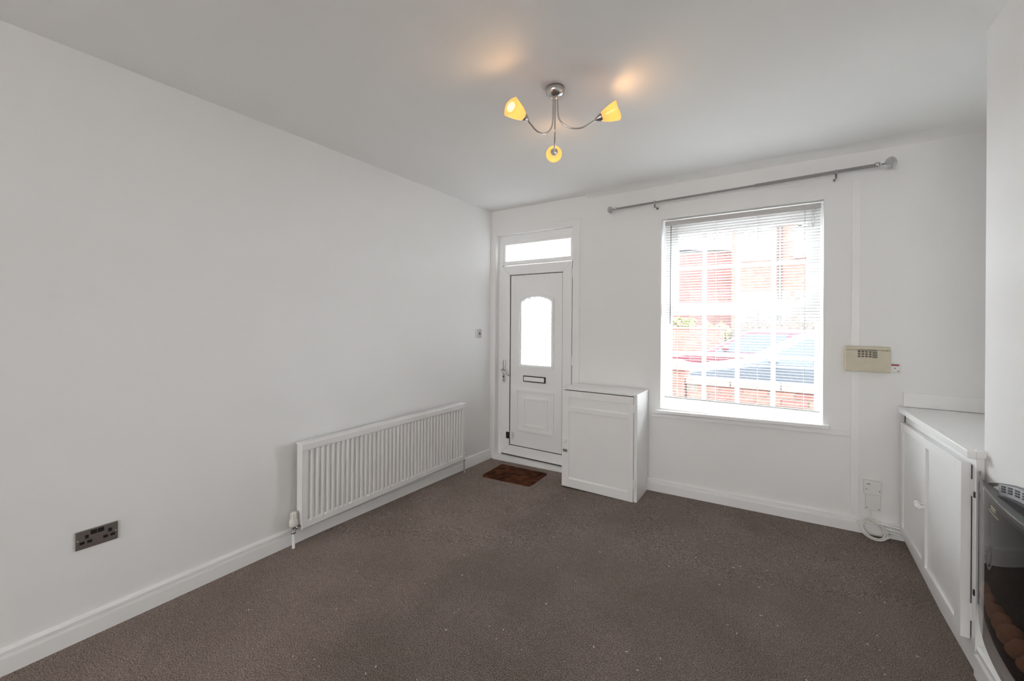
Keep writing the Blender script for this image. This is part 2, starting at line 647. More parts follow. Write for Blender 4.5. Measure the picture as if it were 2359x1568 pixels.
def skirting(name, p0, p1, normal, h=0.108, d=0.020, n=1, label=''):
    """sweep along the wall, following the floor"""
    b = bmesh.new()
    prof = skirt_prof(h, d)
    rings = []
    for i in range(n + 1):
        t = i / n
        x = p0[0] + (p1[0] - p0[0]) * t
        y = p0[1] + (p1[1] - p0[1]) * t
        z = fz(min(max(x, 0), 3.28), min(y, 0)) - 0.004
        rings.append([b.verts.new((x + normal[0] * q[0], y + normal[1] * q[0], z + q[1])) for q in prof])
    for A, B in zip(rings, rings[1:]):
        for k in range(len(prof)):
            k2 = (k + 1) % len(prof)
            b.faces.new([A[k], A[k2], B[k2], B[k]])
    b.faces.new(rings[0])
    b.faces.new(list(reversed(rings[-1])))
    bmesh.ops.recalc_face_normals(b, faces=b.faces[:])
    m = MB()
    me2 = bpy.data.meshes.new('t')
    b.to_mesh(me2)
    b.free()
    m.bm.from_mesh(me2)
    return struct(m.build(name, M['gloss']), label, 'skirting board')


skirting('baseboard_left', (0, -8.5), (0, -0.012), (1, 0), n=24, label='white grooved skirting board along the left wall')
skirting('baseboard_front', (1.66, 0), (3.03, 0), (0, -1), n=10, label='white grooved skirting board under the window')
skirting('baseboard_alcove', (3.03, 0), (3.272, 0), (0, -1), h=0.10, n=3, label='short skirting behind the coiled cable')
skirting('baseboard_right', (3.288, -2.75), (3.288, -1.156), (-1, 0), h=0.135, d=0.026, n=4, label='white skirting board below the electric fire')

# mouldings on the front wall
b = MB()
b.box(0.0, 0.020, -0.013, 0, -0.04, 2.36, 0.002)
b.box(0.020, 0.058, -0.007, 0, -0.04, 2.36, 0.0015)
struct(b.build('trim_1', M['gloss']), 'narrow white board between left wall and front door', 'trim')
b = MB()
b.box(0.953, 1.024, -0.008, 0, -0.02, 2.337, 0.002)
struct(b.build('trim_2', M['gloss']), 'white flat board right of the front door', 'trim')
b = MB()
b.box(3.004, 3.048, -0.009, 0, 0.02, 2.40, 0.002)
struct(b.build('trim_3', M['gloss']), 'upright white batten right of the window', 'trim')
b = MB()
b.hexa([(1.69, -0.016, 0.628), (3.004, -0.016, 0.664), (3.004, 0, 0.664), (1.69, 0, 0.628),
        (1.69, -0.016, 0.655), (3.004, -0.016, 0.698), (3.004, 0, 0.698), (1.69, 0, 0.655)], 0.003)
b.build('moulding_bar', M['gloss'])
bpy.data.objects['moulding_bar'].name = 'trim_4'
struct(bpy.data.objects['trim_4'], 'horizontal white moulding under the window sill', 'trim')
b = MB()
b.hexa([(1.66, -0.003, 2.424), (3.004, -0.003, 2.396), (3.004, 0, 2.396), (1.66, 0, 2.424),
        (1.66, -0.003, 2.60), (3.004, -0.003, 2.60), (3.004, 0, 2.60), (1.66, 0, 2.60)])
struct(b.build('trim_5', M['wall']), 'boxed lintel board above the window', 'trim')
b = MB()
b.box(1.024, 1.033, -0.004, 0, 0.86, 2.405, 0.001)
b.box(0.72, 1.033, -0.004, 0, 2.399, 2.405, 0.001)
struct(b.build('trim_6', M['wall']), 'faint painted ridge around the door surround', 'trim')

b = MB()
b.prism([(0, H - 0.030), (-0.012, H - 0.022), (-0.035, H - 0.011), (-0.075, H - 0.003), (-0.11, H - 0.0005), (-0.11, H + 0.01), (0, H + 0.01)], 'x', 1.10, 3.70)
for f in b.bm.faces:
    f.smooth = True
o = b.build('trim_7', M['ceiling'])
o.data.set_sharp_from_angle(angle=math.radians(30))
struct(o, 'softly rounded plaster where the ceiling meets the front wall', 'trim')

# ------------------------------------------------------------------ front door
door = sthing('door_1', (0.5, 0.09, 0.0), 'white panelled front door with obscure glass and fanlight', 'door')
FY0, FY1 = 0.055, 0.125
b = MB()
b.box(DX0, 0.108, FY0, FY1, -0.02, DZ1, 0.003)
b.box(0.924, DX1 + 0.03, FY0, FY1, -0.02, DZ1, 0.003)
b.box(0.108, 0.924, FY0, FY1, 2.262, DZ1, 0.003)
b.box(0.108, 0.924, FY0, FY1, 2.018, 2.040, 0.003)
b.ring_frame(0.108, 0.924, 2.036, 2.266, 0.028, FY0 + 0.012, FY1 - 0.02, 0.003)
b.box(0.108, 0.924, FY0 + 0.012, FY1, -0.04, 0.016, 0.002)
b.build('door_frame', M['upvc'], door)
b = MB()
b.box(0.1075, 0.1090, FY0 - 0.0015, FY0 + 0.03, 0.0, 2.02)
b.box(0.9215, 0.9250, FY0 - 0.0015, FY0 + 0.03, 0.0, 2.02)
b.box(0.1075, 0.9250, FY0 + 0.006, FY0 + 0.03, 0.008, 0.022)
b.build('frame_gasket', M['dark'], door)
b = MB()
b.box(0.134, 0.900, 0.088, 0.094, 2.06, 2.242)
b.build('fanlight_pane', M['obscure'], door)
b = MB()
b.box(DX0 - 0.015, DX1 + 0.02, -0.022, 0.14, -0.045, 0.008, 0.004)
b.build('threshold', M['gloss'], door)
# leaf: outer sash of four mitred bars, dark gasket, infill panel with an arched hole
leaf = MB()
LX0, LX1, LZ0, LZ1 = 0.108, 0.922, 0.022, 2.012
leaf.ring_frame(LX0, LX1, LZ0, LZ1, 0.098, 0.044, 0.11, 0.007)
leaf_o = leaf.build('door_leaf', M['upvc'], door)
b = MB()
b.ring_frame(LX0 + 0.096, LX1 - 0.096, LZ0 + 0.096, LZ1 - 0.096, 0.008, 0.058, 0.10)
b.build('gasket', M['dark'], leaf_o)
PX0, PX1, PZ0, PZ1 = 0.208, 0.824, 0.120, 1.910
GX0, GX1, GZ0, GZ1, GZC = 0.338, 0.702, 0.972, 1.636, 1.688


def arch(x0, x1, z0, z1, zc, n=12):
    pts = [(x0, z0), (x1, z0), (x1, z1)]
    for k in range(1, n):
        t = k / n
        x = x1 + (x0 - x1) * t
        pts.append((x, z1 + (zc - z1) * (1 - (2 * t - 1) ** 2)))
    pts.append((x0, z1))
    return pts


b = MB()
b.box(PX0, GX0, 0.062, 0.098, PZ0, PZ1)
b.box(GX1, PX1, 0.062, 0.098, PZ0, PZ1)
b.box(GX0, GX1, 0.062, 0.098, PZ0, GZ0)
top = [(GX0, GZ1)] + [(GX0 + (GX1 - GX0) * k / 12, GZ1 + (GZC - GZ1) * (1 - (2 * k / 12 - 1) ** 2)) for k in range(1, 12)] + [(GX1, GZ1), (GX1, PZ1), (GX0, PZ1)]
b.prism(top, 'y', 0.062, 0.098)
b.build('door_panel', M['upvc'], leaf_o)


def ring_prism(m, outer, inner, y0, y1):
    n = len(outer)
    for k in range(n):
        k2 = (k + 1) % n
        m.prism([outer[k], outer[k2], inner[k2], inner[k]], 'y', y0, y1)


b = MB()
ring_prism(b, arch(GX0 - 0.026, GX1 + 0.026, GZ0 - 0.026, GZ1 + 0.018, GZC + 0.026), arch(GX0 - 0.010, GX1 + 0.010, GZ0 - 0.010, GZ1 + 0.006, GZC + 0.010), 0.045, 0.064)
ring_prism(b, arch(GX0 - 0.010, GX1 + 0.010, GZ0 - 0.010, GZ1 + 0.006, GZC + 0.010), arch(GX0 + 0.006, GX1 - 0.006, GZ0 + 0.006, GZ1 - 0.004, GZC - 0.006), 0.058, 0.066)
b.build('glazing_bead', M['upvc'], leaf_o)
b = MB()
b.prism(arch(GX0 - 0.002, GX1 + 0.002, GZ0 - 0.002, GZ1 + 0.001, GZC + 0.002), 'y', 0.076, 0.082)
b.build('door_pane', M['obscure_door'], leaf_o)
b = MB()
b.ring_frame(0.284, 0.730, 0.288, 0.720, 0.022, 0.047, 0.064, 0.004)
b.ring_frame(0.372, 0.662, 0.338, 0.640, 0.024, 0.049, 0.064, 0.004)
b.build('panel_moulding', M['upvc'], leaf_o)
b = MB()
b.box(0.375, 0.637, 0.050, 0.063, 0.803, 0.866, 0.004)
lp = b.build('letter_plate', M['black'], leaf_o)
lp['label'] = 'black letter plate surround'
b = MB()
b.box(0.386, 0.624, 0.044, 0.052, 0.813, 0.857, 0.004)
lf = b.build('letter_flap', M['upvc'], leaf_o)
b = MB()
b.box(0.128, 0.158, 0.034, 0.047, 0.785, 1.010, 0.006)
b.cyl((0.143, 0.035, 0.912), (0.143, 0.000, 0.912), 0.011)
b.tube([(0.143, 0.004, 0.915), (0.160, -0.004, 0.905), (0.215, -0.004, 0.870), (0.232, -0.002, 0.860)], 0.008)
hd = b.build('door_handle', M['chrome'], leaf_o)
hd['label'] = 'chrome lever handle on a long backplate'
b = MB()
b.cyl((0.143, 0.030, 0.840), (0.143, 0.036, 0.840), 0.008)
b.build('keyhole', M['black'], leaf_o)
b = MB()
b.box(0.192, 0.262, 0.020, 0.062, 0.198, 0.262, 0.006)
b.build('door_restrictor', M['plastic'], leaf_o)
b = MB()
b.box(0.190, 0.236, 0.012, 0.030, 0.196, 0.264, 0.006)
dr = b.build('restrictor_cap', M['black'], leaf_o)
for z in (1.905, 1.06, 0.20):
    b = MB()
    b.cyl((0.928, 0.040, z - 0.055), (0.928, 0.040, z + 0.035), 0.010)
    b.box(0.905, 0.950, 0.043, 0.050, z - 0.045, z + 0.025, 0.002)
    b.build('hinge', M['upvc'], leaf_o)

# ------------------------------------------------------------------ window
win = sthing('window_1', (2.307, 0.15, 0.70), 'white framed sash-style window over a sill', 'window')
IY0, IY1 = 0.12, 0.19
b = MB()
b.box(WX0, 1.816, IY0, IY1, WZ0, WZ1, 0.003)
b.box(2.814, WX1, IY0, IY1, WZ0, WZ1, 0.003)
b.box(1.816, 2.814, IY0, IY1, 2.225, WZ1, 0.003)
b.box(1.816, 2.814, IY0, IY1, WZ0, 0.775, 0.003)
b.build('window_frame', M['upvc'], win)
b = MB()
b.box(1.816, 2.814, IY0 - 0.005, IY1, 1.485, 1.535, 0.003)
b.build('transom', M['upvc'], win)
b = MB()
b.ring_frame(1.816, 2.814, 1.535, 2.225, 0.052, IY0 + 0.012, IY1, 0.004)
sash = b.build('top_sash', M['upvc'], win)
b = MB()
b.box(1.84, 2.79, 0.158, 0.162, 1.56, 2.20)
b.build('sash_pane', M['glass'], sash)
b = MB()
b.box(1.812, 2.818, 0.158, 0.162, 0.77, 1.49)
b.build('window_pane', M['glass'], win)
for xc in (2.073, 2.316, 2.558):
    b = MB()
    b.box(xc - 0.015, xc + 0.015, 0.150, 0.170, 0.775, 1.487, 0.002)
    b.build('glazing_bar', M['upvc'], win)
    b = MB()
    b.box(xc - 0.015, xc + 0.015, 0.150, 0.170, 1.583, 2.175, 0.002)
    b.build('glazing_bar', M['upvc'], win)
for zc, x0, x1 in ((1.160, 1.816, 2.814), (1.885, 1.866, 2.764)):
    b = MB()
    b.box(x0, x1, 0.149, 0.171, zc - 0.013, zc + 0.013, 0.002)
    b.build('glazing_bar', M['upvc'], win)
b = MB()
b.box(WX0, WX1, -0.004, IY0, 0.690, 0.708)
b.hexa([(1.722, -0.044, 0.664), (2.890, -0.044, 0.698), (2.890, 0.0, 0.698), (1.722, 0.0, 0.664),
        (1.722, -0.044, 0.690), (2.890, -0.044, 0.724), (2.890, 0.0, 0.724), (1.722, 0.0, 0.690)], 0.004)
b.build('window_sill', M['gloss'], win)

# ------------------------------------------------------------------ venetian blind
BX0, BX1, BY = 1.784, 2.840, 0.052
blind = thing('venetian_blind', (2.31, BY, 2.25), 'white venetian blind lowered over the front window, slats tilted open', 'blind')
b = MB()
b.box(BX0, BX1, BY - 0.014, BY + 0.014, 2.240, 2.276, 0.002)
b.build('headrail', M['headrail'], blind)['label'] = 'greyish headrail'
b = MB()
b.box(BX0, BX1, BY - 0.012, BY + 0.012, 0.788, 0.802, 0.004)
b.build('bottom_rail', M['slat'], blind)
N = 66
z_top, z_bot = 2.226, 0.815
first = None
for k in range(N):
    z = z_top + (z_bot - z_top) * k / (N - 1)
    if first is None:
        b = bmesh.new()
        prof = [(-0.0122, -0.0006), (-0.006, 0.0008), (0.0, 0.0013), (0.006, 0.0008), (0.0122, -0.0006)]
        a0 = [b.verts.new((BX0 + 0.004, BY + q[0], z + q[1])) for q in prof]
        a1 = [b.verts.new((BX1 - 0.004, BY + q[0], z + q[1])) for q in prof]
        c0 = [b.verts.new((BX0 + 0.004, BY + q[0], z + q[1] - 0.0006)) for q in prof]
        c1 = [b.verts.new((BX1 - 0.004, BY + q[0], z + q[1] - 0.0006)) for q in prof]
        for i in range(4):
            b.faces.new([a0[i], a1[i], a1[i + 1], a0[i + 1]])
            b.faces.new([c0[i], c0[i + 1], c1[i + 1], c1[i]])
        b.faces.new([a0[0], c0[0], c1[0], a1[0]])
        b.faces.new([a0[4], a1[4], c1[4], c0[4]])
        bmesh.ops.recalc_face_normals(b, faces=b.faces[:])
        m = MB()
        me2 = bpy.data.meshes.new('t')
        b.to_mesh(me2)
        b.free()
        m.bm.from_mesh(me2)
        first = m.build('slat', M['slat'], blind, origin=(2.31, BY, z))
        first.location = (0, 0, z - 2.25)
        first.rotation_euler = (math.radians(-12), 0, 0)
    else:
        share(first, 'slat', blind, (0, 0, z - 2.25), (math.radians(-12), 0, 0))
for x in (1.881, 2.170, 2.458, 2.747):
    b = MB()
    b.cyl((x, BY - 0.0135, 0.80), (x, BY - 0.0135, 2.245), 0.0009, 6)
    b.cyl((x, BY + 0.0135, 0.80), (x, BY + 0.0135, 2.245), 0.0009, 6)
    b.build('ladder_cord', M['cable'], blind)
b = MB()
b.tube([(1.832, BY - 0.022, 2.235), (1.831, BY - 0.026, 1.9), (1.830, BY - 0.024, 1.414)], 0.0030, 8)
b.build('tilt_wand', M['wand'], blind)
b = MB()
b.cyl((2.790, BY - 0.022, 2.25), (2.786, BY - 0.022, 2.13), 0.0012, 6)
b.cyl((2.800, BY - 0.022, 2.25), (2.799, BY - 0.022, 2.13), 0.0012, 6)
b.lathe([(0, 0), (0.004, 0.0), (0.009, -0.022), (0.009, -0.03), (0, -0.03)], (2.792, BY - 0.022, 2.135), n=10)
b.build('lift_cord', M['plastic'], blind)

# ------------------------------------------------------------------ curtain pole
pole = thing('curtain_pole', (2.30, -0.09, 2.424), 'silver metal curtain pole with ball finials above the window', 'curtain pole')


def pz(x):
    return 2.409 + (x - 1.376) * (2.442 - 2.409) / (3.126 - 1.376)


b = MB()
b.cyl((1.395, -0.09, pz(1.395)), (2.445, -0.09, pz(2.445)), 0.0085)
b.cyl((2.440, -0.09, pz(2.440)), (3.12, -0.09, pz(3.12)), 0.0118)
b.build('pole_tube', M['chrome'], pole)
for x, r in ((1.395, 0.012), (3.118, 0.017)):
    b = MB()
    b.lathe([(0, -0.012), (r, -0.012), (r * 1.08, 0), (r, 0.012), (0, 0.012)], (x, -0.09, pz(x)), (1, 0, 0))
    b.build('collar', M['chrome'], pole)
for x, rx, rz in ((1.346, 0.024, 0.029), (3.182, 0.031, 0.037)):
    b = MB()
    b.ball((x, -0.09, pz(x)), rx, rz, rz)
    fo = b.build('finial', M['crystal'], pole)
    fo['label'] = 'clear faceted ball finial'
    b = MB()
    s = 1 if x > 2 else -1
    b.cyl((x - s * 0.045, -0.09, pz(x)), (x - s * 0.012, -0.09, pz(x)), 0.005)
    b.ball((x - s * 0.006, -0.09, pz(x)), 0.010)
    b.build('finial_stem', M['satin'], fo)
    b = MB()
    b.tube([(x, -0.09 + rz * math.cos(a), pz(x) + rz * math.sin(a)) for a in [2 * math.pi * k / 28 for k in range(28)]], 0.0022, 8, closed=True)
    b.tube([(x + rx * math.cos(a), -0.09 + rz * math.sin(a), pz(x)) for a in [2 * math.pi * k / 28 for k in range(28)]], 0.0016, 8, closed=True)
    b.build('finial_ring', M['satin'], fo)
for x in (1.728, 2.909):
    b = MB()
    b.tube([(x, -0.001, pz(x) - 0.03), (x, -0.055, pz(x) - 0.032), (x, -0.088, pz(x) - 0.030), (x, -0.092, pz(x) - 0.010)], 0.006)
    b.lathe([(0, 0), (0.012, 0), (0.010, 0.006), (0, 0.006)], (x, 0.0, pz(x) - 0.03), (0, -1, 0))
    b.tube([(x, -0.09 + 0.0145 * math.cos(a), pz(x) + 0.0145 * math.sin(a)) for a in [2 * math.pi * k / 20 for k in range(20)]], 0.0035, 8, closed=True)
    b.cyl((x, -0.094, pz(x) - 0.045), (x, -0.094, pz(x) - 0.016), 0.005)
    b.build('bracket', M['chrome'], pole)

# ------------------------------------------------------------------ radiator on the left wall
rad = thing('radiator', (0.07, -1.34, 0.105), 'long white panel radiator fixed to the left wall', 'radiator')
RY0, RY1, RZ0, RZ1, RX = -2.130, -0.556, 0.103, 0.622, 0.098
b = bmesh.new()
NF = 41
prof = []
pitch = (RY1 - RY0 - 0.05) / NF
prof.append((RX, RY0))
prof.append((RX, RY0 + 0.020))
for k in range(NF):
    y = RY0 + 0.025 + k * pitch
    for t, d in ((0.0, 0), (0.16, 0), (0.36, -0.0145), (0.66, -0.0145), (0.86, 0), (0.99, 0)):
        prof.append((RX + d, y + t * pitch))
prof.append((RX, RY1))
zs = [RZ0 + 0.044, RZ0 + 0.054, RZ1 - 0.034, RZ1 - 0.024]
rows = [[b.verts.new((RX, p[1], zs[0])) for p in prof], [b.verts.new((p[0], p[1], zs[1])) for p in prof],
        [b.verts.new((p[0], p[1], zs[2])) for p in prof], [b.verts.new((RX, p[1], zs[3])) for p in prof]]
lo = [b.verts.new((RX, p[1], RZ0 + 0.012)) for p in prof]
lo2 = [b.verts.new((RX - 0.010, p[1], RZ0)) for p in prof]
hi = [b.verts.new((RX, p[1], RZ1)) for p in prof]
back = [b.verts.new((RX - 0.018, p[1], RZ0)) for p in prof]
backt = [b.verts.new((RX - 0.018, p[1], RZ1)) for p in prof]
seq = [back, lo2, lo, rows[0], rows[1], rows[2], rows[3], hi, backt]
for A, B in zip(seq, seq[1:] + seq[:1]):
    for k in range(len(prof) - 1):
        b.faces.new([A[k], A[k + 1], B[k + 1], B[k]])
b.faces.new([r[0] for r in seq])
b.faces.new([r[-1] for r in reversed(seq)])
bmesh.ops.recalc_face_normals(b, faces=b.faces[:])
m = MB()
me2 = bpy.data.meshes.new('t')
b.to_mesh(me2)
b.free()
m.bm.from_mesh(me2)
m.build('front_panel', M['enamel'], rad)
b = MB()
b.prism([(0.040, 0.628), (0.044, 0.650), (0.100, 0.650), (0.108, 0.642), (0.108, 0.606), (0.104, 0.602), (0.101, 0.606), (0.101, 0.638), (0.046, 0.640)],
        'y', RY0 - 0.012, RY1 + 0.012)
# slots of the top grille
b.build('top_grille', M['enamel'], rad)
for y0, y1 in ((RY0 - 0.006, RY0 + 0.0005), (RY1 - 0.0005, RY1 + 0.006)):
    b = MB()
    b.prism([(0.040, RZ0 + 0.05), (0.058, RZ0 + 0.035), (0.098, RZ0 + 0.035), (0.098, 0.640), (0.040, 0.640)], 'y', y0, y1)
    b.build('end_panel', M['enamel'], rad)
b = MB()
b.box(0.030, 0.052, RY0 + 0.02, RY1 - 0.02, RZ0 + 0.01, 0.62)
b.build('back_panel', M['enamel'], rad)
for y in (RY0 + 0.25, RY1 - 0.25):
    b = MB()
    b.box(0.001, 0.034, y - 0.02, y + 0.02, 0.20, 0.60)
    b.build('wall_bracket', M['enamel'], rad)
# thermostatic valve, left end
v = MB()
v.lathe([(0, -0.004), (0.022, -0.004), (0.026, 0.006), (0.026, 0.030), (0.021, 0.042), (0.019, 0.075), (0.017, 0.082), (0, 0.084)], (0.062, -2.168, 0.142), n=16)
tv = v.build('valve_head', M['valve'], rad)
tv['label'] = 'cream plastic thermostat head'
v = MB()
for k in range(10):
    a = 2 * math.pi * k / 10
    v.cyl((0.062 + 0.021 * math.cos(a), -2.168 + 0.021 * math.sin(a), 0.186), (0.062 + 0.0195 * math.cos(a), -2.168 + 0.0195 * math.sin(a), 0.217), 0.0022, 6)
v.build('grip_rib', M['valve'], tv)
v = MB()
v.cyl((0.062, -2.168, 0.100), (0.062, -2.168, 0.140), 0.012)
v.lathe([(0, 0), (0.014, 0), (0.014, 0.016), (0, 0.016)], (0.062, -2.168, 0.092), n=6)
v.cyl((0.062, -2.168, 0.122), (0.066, -2.128, 0.125), 0.009)
v.lathe([(0, 0), (0.014, 0), (0.014, 0.012), (0, 0.012)], (0.063, -2.156, 0.1225), (0.1, 1, 0), 6)
v.build('valve_body', M['chrome'], rad)
v = MB()
v.cyl((0.062, -2.168, 0.0), (0.062, -2.168, 0.094), 0.0085)
v.build('pipe', M['gloss'], rad)
v = MB()
v.lathe([(0, 0), (0.010, 0), (0.011, 0.02), (0.008, 0.03), (0, 0.031)], (0.075, -0.525, 0.137), n=12)
v.build('valve_head', M['plastic'], rad)
v = MB()
v.cyl((0.075, -0.525, 0.095), (0.075, -0.525, 0.138), 0.009)
v.cyl((0.075, -0.525, 0.113), (0.078, -0.560, 0.115), 0.008)
v.lathe([(0, 0), (0.013, 0), (0.013, 0.012), (0, 0.012)], (0.075, -0.525, 0.090), n=6)
v.build('valve_body', M['chrome'], rad)
v = MB()
v.cyl((0.075, -0.525, -0.03), (0.075, -0.525, 0.092), 0.0075)
v.build('pipe', M['satin'], rad)

# ------------------------------------------------------------------ power socket and switch, left wall
sock = thing('double_socket', (0, -3.036, 0.437), 'brushed metal double power socket low on the left wall', 'socket')
SY0, SY1, SZ0, SZ1 = -3.106, -2.967, 0.396, 0.478
b = MB()
b.box(0.0005, 0.007, SY0, SY1, SZ0, SZ1, 0.002)
b.build('faceplate', M['nickel'], sock)
b = MB()
for yc in (-3.068, -3.004):
    pass
for yc in (-3.048, -3.025):
    q = MB()
    q.box(0.006, 0.0105, yc - 0.0105, yc + 0.0105, 0.452, 0.471, 0.0015)
    q.build('rocker_switch', M['black'], sock)
for yc in (-3.074, -2.998):
    q = MB()
    q.box(0.0066, 0.0078, yc - 0.006 + 0.004, yc + 0.006 + 0.004, 0.440, 0.456, 0.0004)
    q.box(0.0066, 0.0078, yc - 0.019, yc - 0.003, 0.418, 0.430, 0.0004)
    q.box(0.0066, 0.0078, yc + 0.005, yc + 0.021, 0.418, 0.430, 0.0004)
    q.build('pin_slot', M['black'], sock)
for yc in (-3.098, -2.975):
    q = MB()
    q.lathe([(0, 0), (0.003, 0), (0.003, 0.001), (0, 0.0015)], (0.0068, yc, 0.437), (1, 0, 0), 10)
    q.build('screw', M['chrome'], sock)

sw = thing('light_switch', (0, -0.22, 1.298), 'small chrome light switch on the left wall beside the front door', 'light switch')
b = MB()
b.box(0.0005, 0.007, -0.264, -0.176, 1.255, 1.341, 0.002)
b.build('faceplate', M['satin'], sw)
b = MB()
b.box(0.006, 0.012, -0.213, -0.203, 1.287, 1.309, 0.002)
b.build('rocker_switch', M['black'], sw)

# ------------------------------------------------------------------ doormat
b = MB()
poly = []
cx_, cy_, ang = 0.522, -0.325, math.radians(3.0)
for sx, sy in ((1, 1), (-1, 1), (-1, -1), (1, -1)):
    for k in range(5):
        a = {(1, 1): 0, (-1, 1): 90, (-1, -1): 180, (1, -1): 270}[(sx, sy)] + 90 * k / 4
        px = sx * 0.225 + 0.03 * math.cos(math.radians(a))
        py = sy * 0.155 + 0.03 * math.sin(math.radians(a))
        poly.append((cx_ + px * math.cos(ang) - py * math.sin(ang), cy_ + px * math.sin(ang) + py * math.cos(ang)))
b.prism(poly, 'z', -0.030, -0.013, 0.003)
mt = thing('doormat', (cx_, cy_, -0.03), 'dark brown coir doormat in front of the white front door', 'doormat')
b.build('coir_pile', M['coir'], mt)
b = MB()
b.prism([(cx_ + (p[0] - cx_) * 1.012, cy_ + (p[1] - cy_) * 1.016) for p in poly], 'z', -0.034, -0.024, 0.002)
b.build('rubber_backing', M['black'], mt)

# ------------------------------------------------------------------ meter cabinet by the door
KX0, KX1, KY0, KY1, KZ0, KZ1 = 1.012, 1.662, -0.318, -0.009, -0.004, 0.852
cab = thing('meter_cabinet', (1.337, -0.16, KZ0), 'white painted low cabinet with panelled door between front door and window', 'cabinet')
b = MB()
t = 0.016
b.box(KX0, KX0 + t, KY0 + 0.006, KY1, KZ0, KZ1 - t - 0.0005)
b.box(KX1 - t, KX1, KY0 + 0.006, KY1, KZ0, KZ1 - t - 0.0005)
b.box(KX0 - 0.001, KX1 + 0.001, KY0 - 0.012, KY1, KZ1 - t, KZ1, 0.002)
b.box(KX0 + t, KX1 - t, KY0 + 0.03, KY1 - 0.008, KZ0 + 0.01, KZ0 + 0.03)
b.box(KX0 + t, KX1 - t, KY1 - 0.006, KY1, KZ0 + 0.03, KZ1 - t - 0.001)
b.box(KX1 - 0.026, KX1 - 0.0005, KY0 - 0.006, KY0 + 0.0055, KZ0, KZ1 - t - 0.0005, 0.001)
b.build('carcass', M['gloss'], cab)
dx0, dx1, dz0, dz1 = KX0 + 0.002, KX1 - 0.028, 0.000, KZ1 - 0.022
fy = KY0 - 0.020
b = MB()
sL, sR = 0.066, 0.040
b.box(dx0, dx0 + sL, fy, fy + 0.020, dz0, dz1, 0.0015)
b.box(dx1 - sR, dx1, fy, fy + 0.020, dz0, dz1, 0.0015)
b.box(dx0 + sL, dx1 - sR, fy, fy + 0.020, dz1 - 0.058, dz1, 0.0015)
b.box(dx0 + sL, dx1 - sR, fy, fy + 0.020, 0.652, 0.688, 0.0015)
b.box(dx0 + sL, dx1 - sR, fy, fy + 0.020, dz0, 0.072, 0.0015)
cd = b.build('cabinet_door', M['gloss'], cab)
b = MB()
b.box(dx0 + sL - 0.005, dx1 - sR + 0.005, fy + 0.014, fy + 0.019, 0.680, dz1 - 0.05)
b.box(dx0 + sL - 0.005, dx1 - sR + 0.005, fy + 0.014, fy + 0.019, 0.060, 0.66)
b.build('door_panel', M['gloss'], cd)
x0, x1 = dx0 + sL, dx1 - sR
for z in (0.072, 0.688):
    b = MB()
    b.prism([(fy + 0.001, z - 0.001), (fy + 0.0105, z - 0.001), (fy + 0.0105, z + 0.012)], 'x', x0, x1)
    b.build('panel_bead', M['gloss'], cd)
b = MB()
b.lathe([(0, 0), (0.007, 0), (0.006, 0.008), (0.013, 0.014), (0.015, 0.020), (0.011, 0.027), (0, 0.029)], (1.048, fy + 0.001, 0.395), (0, -1, 0))
b.build('knob', M['gloss'], cd)
b = MB()
b.box(1.024, 1.066, fy - 0.004, fy + 0.001, 0.298, 0.322, 0.0015)
b.cyl((1.032, fy - 0.012, 0.310), (1.060, fy - 0.012, 0.310), 0.006, 12)
b.ball((1.045, fy - 0.014, 0.310), 0.008)
ct = b.build('door_catch', M['nickel'], cd)
ct['label'] = 'small tarnished metal catch'
for z in (0.74, 0.145):
    b = MB()
    b.cyl((dx1 + 0.002, fy - 0.003, z - 0.032), (dx1 + 0.002, fy - 0.003, z + 0.032), 0.0045, 10)
    b.box(dx1 - 0.02, dx1 + 0.018, fy - 0.0015, fy + 0.002, z - 0.03, z + 0.03)
    b.build('hinge', M['gloss'], cd)

# ------------------------------------------------------------------ alarm panel, spur, sockets, cable on the front wall
al = thing('alarm_panel', (3.079, 0, 1.19), 'beige plastic alarm keypad box on the wall right of the window', 'alarm panel')
AX0, AX1, AZ0, AZ1, AY = 2.966, 3.194, 1.106, 1.272, -0.056
b = MB()
b.box(AX0, AX1, AY + 0.008, -0.0005, AZ0, AZ1, 0.003)
b.prism([(AY + 0.010, AZ0), (AY + 0.010, AZ1 - 0.024), (AY - 0.002, AZ1 - 0.024), (AY, AZ0 + 0.004)], 'x', AX0 + 0.002, AX1, 0.002)
b.build('casing', M['beige'], al)
b = MB()
b.box(AX0 + 0.001, AX1 - 0.001, AY - 0.001, AY + 0.02, AZ1 - 0.021, AZ1, 0.002)
b.build('lid', M['beige'], al)
fk = None
for r in range(3):
    for c in range(4):
        x, z = 3.038 + c * 0.0185, 1.2385 - r * 0.0150
        if fk is None:
            b = MB()
            b.box(x - 0.0066, x + 0.0066, AY - 0.006, AY + 0.002, z - 0.005, z + 0.005, 0.002)
            fk = b.build('key', M['key'], al, origin=(x, AY, z))
            fk.location = Vector((x, AY, z)) - Vector(al.location)
        else:
            share(fk, 'key', al, Vector((x, AY, z)) - Vector(al.location))
fk2 = None
for r in range(4):
    x, z = 3.1165, 1.2385 - r * 0.0112
    b = MB()
    if fk2 is None:
        b.box(x - 0.012, x + 0.012, AY - 0.006, AY + 0.002, z - 0.0034, z + 0.0034, 0.001)
        fk2 = b.build('wide_key', M['key'], al, origin=(x, AY, z))
        fk2.location = Vector((x, AY, z)) - Vector(al.location)
    else:
        share(fk2, 'wide_key', al, Vector((x, AY, z)) - Vector(al.location))
b = MB()
b.box(3.030, 3.128, AY - 0.003, AY, 1.2485, 1.2520)
b.build('indicator_strip', M['black'], al)
b = MB()
b.lathe([(0, 0), (0.003, 0), (0.003, 0.002), (0, 0.002)], (3.176, AY + 0.001, 1.249), (0, -1, 0), 10)
b.build('screw', M['black'], al)

